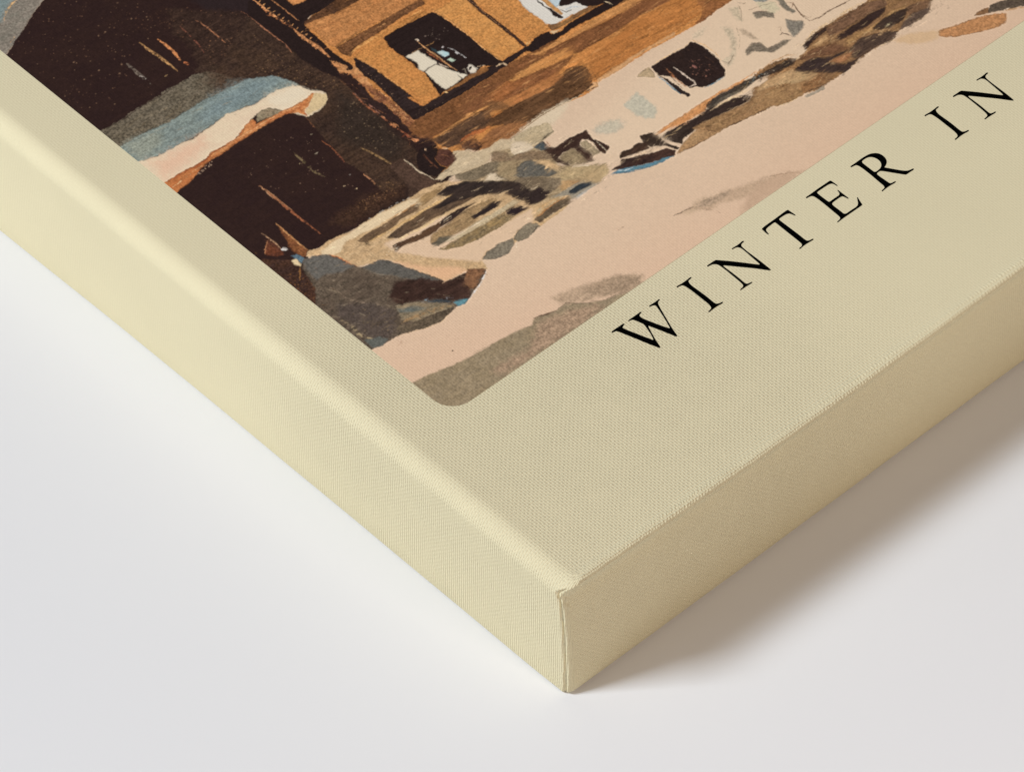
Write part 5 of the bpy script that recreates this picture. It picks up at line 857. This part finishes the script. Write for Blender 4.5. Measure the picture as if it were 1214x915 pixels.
class Paint:
    """Lays flat patches, dry strokes and specks of printed colour on the vertices of the picture sheet."""

    def __init__(s, xs, ys):
        s.xs, s.ys = xs, ys
        s.nx, s.ny = len(xs), len(ys)
        s.img = np.zeros((s.ny, s.nx, 3), np.float32)
        s.rng = np.random.RandomState(11)
        s.fields = {}
        X, Y = np.meshgrid(xs, ys)
        s.X, s.Y = X.astype(np.float32), Y.astype(np.float32)
        s.n = {k: s.noise(v) for k, v in dict(a=0.42, b=0.42, c=1.1, d=1.1, e=3.5, f=3.5, g=11.0, h=11.0).items()}
        s.wx = 0.9 * s.n['a'] + s.n['c'] * 0.9 + s.n['e'] * 0.5
        s.wy = 0.9 * s.n['b'] + s.n['d'] * 0.9 + s.n['f'] * 0.5
        s.n['k'] = s.noise(0.4)
        # brush drag: streaks that follow the boards and logs
        th = math.radians(-4.0)
        ca, sa = math.cos(th), math.sin(th)
        s.streak = s.skew(ca, sa, 7.0, 0.55) * 0.6 + s.skew(ca, sa, 3.0, 0.33) * 0.5
        s.grain = (s.rng.rand(s.ny, s.nx).astype(np.float32) - 0.5) * 1.4 + 2.4 * s.n['k'] + 0.8 * s.n['a'] + 0.4 * s.n['c']
        s.mott = {0: s.n['e'] * 0.7 + s.n['c'] * 0.5 + s.n['g'] * 0.5, 1: s.n['c'] + 0.5 * s.n['a'] + 0.6 * s.n['e'], 2: s.n['e'] + .5 * s.n['c']}
        s.dryn = s.n['a'] * 0.8 + s.n['c'] * 0.7

    def noise(s, cell):
        x = s.xs / cell; y = s.ys / cell
        x = x - x.min(); y = y - y.min()
        W, H = int(x.max()) + 3, int(y.max()) + 3
        g = (s.rng.rand(H, W).astype(np.float32) - 0.5) * 2
        xi = x.astype(int); yi = y.astype(int)
        fx = (x - xi).astype(np.float32); fy = (y - yi).astype(np.float32)
        fx = fx * fx * (3 - 2 * fx); fy = fy * fy * (3 - 2 * fy)
        r0 = g[yi]; r1 = g[yi + 1]
        a = r0[:, xi] * (1 - fx) + r0[:, xi + 1] * fx
        b = r1[:, xi] * (1 - fx) + r1[:, xi + 1] * fx
        return a * (1 - fy)[:, None] + b * fy[:, None]

    def skew(s, ca, sa, lu, lv):
        U = (s.X * ca + s.Y * sa) / lu; V = (-s.X * sa + s.Y * ca) / lv
        V = V + 0.5 * s.n['e'] + 0.25 * s.n['c']
        U = U - U.min(); V = V - V.min()
        g = (s.rng.rand(int(V.max()) + 3, int(U.max()) + 3).astype(np.float32) - 0.5) * 2
        ui = U.astype(np.int32); vi = V.astype(np.int32)
        fu = U - ui; fv = V - vi
        fu = fu * fu * (3 - 2 * fu); fv = fv * fv * (3 - 2 * fv)
        return (g[vi, ui] * (1 - fu) + g[vi, ui + 1] * fu) * (1 - fv) + (g[vi + 1, ui] * (1 - fu) + g[vi + 1, ui + 1] * fu) * fv

    def box(s, pts, pad):
        x0, y0 = pts.min(0) - pad; x1, y1 = pts.max(0) + pad
        i0, i1 = np.searchsorted(s.xs, x0), np.searchsorted(s.xs, x1)
        j0, j1 = np.searchsorted(s.ys, y0), np.searchsorted(s.ys, y1)
        if i1 - i0 < 1 or j1 - j0 < 1:
            return None
        return slice(j0, j1), slice(i0, i1)

    @staticmethod
    def soften(p, k=0.07):
        q = np.roll(p, -1, 0)
        return np.stack([p * (1 - k) + q * k, p * k + q * (1 - k)], 1).reshape(-1, 2)

    def segdist(s, X, Y, p, closed, want_t=False):
        best = np.full(X.shape, 1e9, np.float32)
        inside = np.zeros(X.shape, bool)
        tt = np.zeros(X.shape, np.float32)
        n = len(p)
        m = n if closed else n - 1
        L = 0.0
        tot = sum(np.linalg.norm(p[(i + 1) % n] - p[i]) for i in range(m)) + 1e-9
        for i in range(m):
            a, b = p[i], p[(i + 1) % n]
            dx, dy = float(b[0] - a[0]), float(b[1] - a[1])
            l2 = dx * dx + dy * dy
            if l2 < 1e-9:
                continue
            px = X - np.float32(a[0]); py = Y - np.float32(a[1])
            t = np.clip((px * dx + py * dy) / l2, 0, 1)
            d = (px - t * dx) ** 2 + (py - t * dy) ** 2
            if want_t:
                mk = d < best
                tt[mk] = (L + t[mk] * l2 ** .5) / tot
            best = np.minimum(best, d)
            if closed:
                c = (a[1] > Y) != (b[1] > Y)
                if abs(dy) > 1e-12:
                    inside ^= c & (X < (a[0] + (Y - a[1]) * (dx / dy)))
            L += l2 ** .5
        best = np.sqrt(best)
        return best, inside, tt

    def mix(s, sl, col, cov):
        s.img[sl] += (col - s.img[sl]) * cov[..., None]

    def poly(s, col, o, pts):
        p = s.soften(np.array(pts, np.float32).reshape(-1, 2))
        f = max(o.get('f', 0) * 0.5, 0.17)
        j = o.get('j', 0.16)
        sl = s.box(p, f + 0.6)
        if sl is None:
            return
        jj = j + min(1.2, f * 0.25 if f > .4 else 0)
        X = s.X[sl] + jj * s.wx[sl]; Y = s.Y[sl] + jj * s.wy[sl]
        d, ins, _ = s.segdist(X, Y, p, True)
        sd = np.where(ins, d, -d)
        cov = np.clip(0.5 + sd / (2 * f), 0, 1)
        if f > 0.4:
            cov = cov * cov * (3 - 2 * cov)
        c = ink(col)
        base = np.broadcast_to(c, X.shape + (3,)).astype(np.float32)
        g0 = o.get('g', 0.1)
        if g0 < 0.055:
            g0 *= 0.55
        g = 1 + g0 * 0.9 * s.grain[sl]
        if g0 > 0.075:
            g = g * (1 + (g0 + 0.06) * o.get('a', 0.9) * s.streak[sl])
        if 'c2' in o:
            c2 = lin(o['c2']) * GAIN
            w = np.clip(0.5 + 0.6 * s.mott[o.get('ns', 0)][sl] + 0.55 * s.streak[sl], 0, 1)[..., None]
            base = base * (1 - w) + c2.astype(np.float32) * w
        base = base * g[..., None]
        ol = o.get('o', 1)
        if ol and f < 0.4:
            w = 0.24 if ol == 1 else 0.32
            e = np.clip(1 - np.abs(sd - 0.1) / w, 0, 1) * np.clip(0.6 + 0.6 * s.n['c'][sl] + 0.5 * s.n['e'][sl], 0, 1) * (0.4 if ol == 1 else 0.55)
            base = base * (1 - e[..., None])
            # thin pale halo just outside the patch
            h = np.clip(1 - np.abs(sd + 0.32) / 0.2, 0, 1) * 0.10
            s.img[sl] = s.img[sl] * (1 + h[..., None])
        s.mix(sl, base, cov)

    def line(s, col, o, pts):
        p = np.array(pts, np.float32).reshape(-1, 2)
        hw = max(o['w'] * 0.5, 0.06)
        sl = s.box(p, hw + 0.5)
        if sl is None:
            return
        X = s.X[sl] + 0.14 * s.wx[sl]; Y = s.Y[sl] + 0.14 * s.wy[sl]
        d, _, t = s.segdist(X, Y, p, False, True)
        tp = o.get('tp', 0.25)
        env = np.clip(np.minimum(t, 1 - t) / tp, 0, 1) * 0.65 + 0.35
        aa = 0.13
        cov = np.clip(0.5 + (hw * env - d) / (2 * aa), 0, 1)
        dry = o.get('dry', 0)
        if dry:
            cov = cov * np.clip(1.05 - dry + (s.dryn[sl]) * (0.35 + dry), 0, 1)
        c = ink(col).astype(np.float32) * (1 + 0.12 * s.grain[sl])[..., None]
        s.mix(sl, c, cov)

    def specks(s, col, o, pts):
        p = np.array(pts, np.float32).reshape(-1, 2)
        lo, hi = p.min(0), p.max(0)
        n = o['n']; k = 0; tries = 0
        c = ink(col)
        while k < n and tries < 40 * n:
            tries += 1
            q = lo + s.rng.rand(2) * (hi - lo)
            ins = False
            for i in range(len(p)):
                a, b = p[i], p[(i + 1) % len(p)]
                if (a[1] > q[1]) != (b[1] > q[1]) and q[0] < a[0] + (q[1] - a[1]) / (b[1] - a[1]) * (b[0] - a[0]):
                    ins = not ins
            if not ins:
                continue
            k += 1
            r = o['sz'] * (0.4 + 0.9 * s.rng.rand() ** 2)
            sl = s.box(np.array([q, q]), r + 0.3)
            if sl is None:
                continue
            d = np.hypot((s.X[sl] - q[0]) * (0.8 + .4 * s.rng.rand()), s.Y[sl] - q[1])
            s.mix(sl, c.astype(np.float32), np.clip(0.5 + (r - d) / 0.28, 0, 1) * (0.2 + 0.5 * s.rng.rand()))


    def drag(s, col, o, pts):
        """Drags the wet colour sideways inside an area, as a loaded brush does."""
        p = np.array(pts, np.float32).reshape(-1, 2)
        sl = s.box(p, 1.0)
        if sl is None:
            return
        d, ins, _ = s.segdist(s.X[sl], s.Y[sl], p, True)
        m = np.clip(np.where(ins, d, -d) / 1.2, 0, 1)
        r = o['n']
        jj, ii = np.mgrid[sl[0], sl[1]]
        acc = 0
        off = (s.n['c'][sl] * 1.5).round().astype(int)
        for k in range(-r, r + 1, 2):
            sk = int(round(-k * 0.08))
            acc = acc + s.img[np.clip(jj + sk, 0, s.ny - 1), np.clip(ii + k + off, 0, s.nx - 1)]
        acc = acc / len(range(-r, r + 1, 2))
        w = m * np.clip(o['w'] + 0.5 * s.streak[sl] + 0.3 * s.n['c'][sl], 0, 0.95)
        s.mix(sl, acc.astype(np.float32), w.astype(np.float32))

    def brush(s, col, o, pts):
        """Many small dragged strokes that pick up the colour already lying there."""
        p = np.array(pts, np.float32).reshape(-1, 2)
        lo, hi = p.min(0), p.max(0)
        k = tries = 0
        while k < o['n'] and tries < 30 * o['n']:
            tries += 1
            q = lo + s.rng.rand(2) * (hi - lo)
            ins = False
            for i in range(len(p)):
                a, b = p[i], p[(i + 1) % len(p)]
                if (a[1] > q[1]) != (b[1] > q[1]) and q[0] < a[0] + (q[1] - a[1]) / (b[1] - a[1]) * (b[0] - a[0]):
                    ins = not ins
            if not ins:
                continue
            k += 1
            i0 = min(s.nx - 1, int(np.searchsorted(s.xs, q[0]))); j0 = min(s.ny - 1, int(np.searchsorted(s.ys, q[1])))
            c = s.img[j0, i0].copy()
            r = s.rng.rand()
            w = o['w'] * (0.4 + 1.2 * s.rng.rand() ** 2)
            al = 0.75
            if r < 0.16:
                c = c * 0.42; w *= 0.4
            elif r < 0.30:
                c = c + (lin(col) * GAIN - c) * (0.35 + 0.4 * s.rng.rand()); w *= 0.45
            else:
                c = c * (0.82 + 0.36 * s.rng.rand())
            ang = math.radians(o.get('ang', -4) + s.rng.randn() * o.get('spr', 9))
            ln = o['len'] * (0.35 + 1.1 * s.rng.rand() ** 2)
            d = np.array([math.cos(ang), math.sin(ang)]); nrm = np.array([-d[1], d[0]])
            bend = (s.rng.rand() - 0.5) * 0.16 * ln
            path = np.array([q - d * ln * 0.5, q + nrm * bend, q + d * ln * 0.5], np.float32)
            sl = s.box(path, w * 0.5 + 0.4)
            if sl is None:
                continue
            X = s.X[sl] + 0.12 * s.wx[sl]; Y = s.Y[sl] + 0.12 * s.wy[sl]
            dd, _, t = s.segdist(X, Y, path, False, True)
            env = np.clip(np.minimum(t, 1 - t) / 0.35, 0, 1) * 0.8 + 0.2
            cov = np.clip(0.5 + (w * 0.5 * env - dd) / 0.26, 0, 1) * al
            cov = cov * np.clip(0.8 + 0.7 * s.dryn[sl], 0, 1)
            s.mix(sl, c.astype(np.float32) * (1 + 0.12 * s.grain[sl])[..., None], cov)


STEP = 0.2
xs = np.concatenate([np.arange(AX0, 222, STEP), np.linspace(222, AX1, 60)])
ys = np.concatenate([np.arange(AY0, 242, STEP), np.linspace(242, AY1, 120)])
xs[-1], ys[-1] = AX1, AY1
pt = Paint(xs, ys)
pt.img[:] = ink((217, 189, 160))
pt.img *= (1 + 0.02 * pt.grain + 0.012 * pt.n['g'])[..., None]
for typ, col, o, pts in EXTRA + ART:
    {'p': pt.poly, 'l': pt.line, 's': pt.specks, 'b': pt.brush, 'd': pt.drag}[typ](col, o, pts)
np.clip(pt.img, 0.004, 0.95, out=pt.img)

# sheet mesh (rounded corners: border vertices are pulled on to the arc)
X, Y = np.meshgrid(xs, ys)
P2 = np.stack([X, Y], -1)
dead = np.zeros(X.shape, bool)
for cx, sx in ((AX0 + ART_R, -1), (AX1 - ART_R, 1)):
    for cy, sy in ((AY0 + ART_R, -1), (AY1 - ART_R, 1)):
        dx, dy = (X - cx) * sx, (Y - cy) * sy
        rr = np.hypot(dx, dy)
        out = (dx > 0) & (dy > 0) & (rr > ART_R)
        k = np.where(out, ART_R / np.maximum(rr, 1e-6), 1)
        P2[..., 0] = np.where(out, cx + (X - cx) * k, P2[..., 0])
        P2[..., 1] = np.where(out, cy + (Y - cy) * k, P2[..., 1])
        dead |= out
NY, NX = X.shape
idx = np.arange(NX * NY).reshape(NY, NX)
quads = np.stack([idx[:-1, :-1], idx[:-1, 1:], idx[1:, 1:], idx[1:, :-1]], -1).reshape(-1, 4)
quads = quads[~dead.ravel()[quads].all(1)]
co = np.empty((NX * NY, 3), np.float32)
co[:, :2] = P2.reshape(-1, 2) * MM
co[:, 2] = (D + 0.05) * MM
me = bpy.data.meshes.new('picture')
me.vertices.add(len(co)); me.vertices.foreach_set('co', co.ravel())
me.loops.add(quads.size); me.loops.foreach_set('vertex_index', quads.ravel().astype(np.int32))
me.polygons.add(len(quads))
me.polygons.foreach_set('loop_start', np.arange(0, quads.size, 4, dtype=np.int32))
me.polygons.foreach_set('loop_total', np.full(len(quads), 4, np.int32))
me.update(calc_edges=True)
me.validate()
ul = me.uv_layers.new(name='weave')
ul.data.foreach_set('uv', (co[quads.ravel(), :2] / MM).astype(np.float32).ravel())
ca = me.color_attributes.new('ink', 'FLOAT_COLOR', 'POINT')
rgba = np.ones((NX * NY, 4), np.float32); rgba[:, :3] = pt.img.reshape(-1, 3)
ca.data.foreach_set('color', rgba.ravel())
me.materials.append(MAT_PRINT)
pic = bpy.data.objects.new('picture', me)
scene.collection.objects.link(pic)
pic.parent = canvas
pic['label'] = 'printed picture of a timber chalet above snow and rocks'

# ------------------------------------------------------------------ printed lettering
for nm, loops in LETTERS:
    cu = bpy.data.curves.new(nm, 'CURVE')
    cu.dimensions = '2D'; cu.fill_mode = 'BOTH'
    for lp in loops:
        q = np.array(lp).reshape(-1, 2)
        for _ in range(2):
            q = Paint.soften(q, 0.22)
        sp = cu.splines.new('POLY'); sp.points.add(len(q) - 1)
        sp.points.foreach_set('co', np.c_[q * MM, np.zeros(len(q)), np.ones(len(q))].ravel())
        sp.use_cyclic_u = True
    tmp = bpy.data.objects.new('tmp', cu)
    me = bpy.data.meshes.new_from_object(tmp)
    bpy.data.objects.remove(tmp)
    me.name = nm
    me.transform(Matrix.Translation((0, 0, (D + 0.04) * MM)))
    if me.polygons and me.polygons[0].normal.z < 0:
        me.flip_normals()
    me.materials.clear(); me.materials.append(MAT_INK)
    o = bpy.data.objects.new(nm, me)
    scene.collection.objects.link(o)
    o.parent = canvas
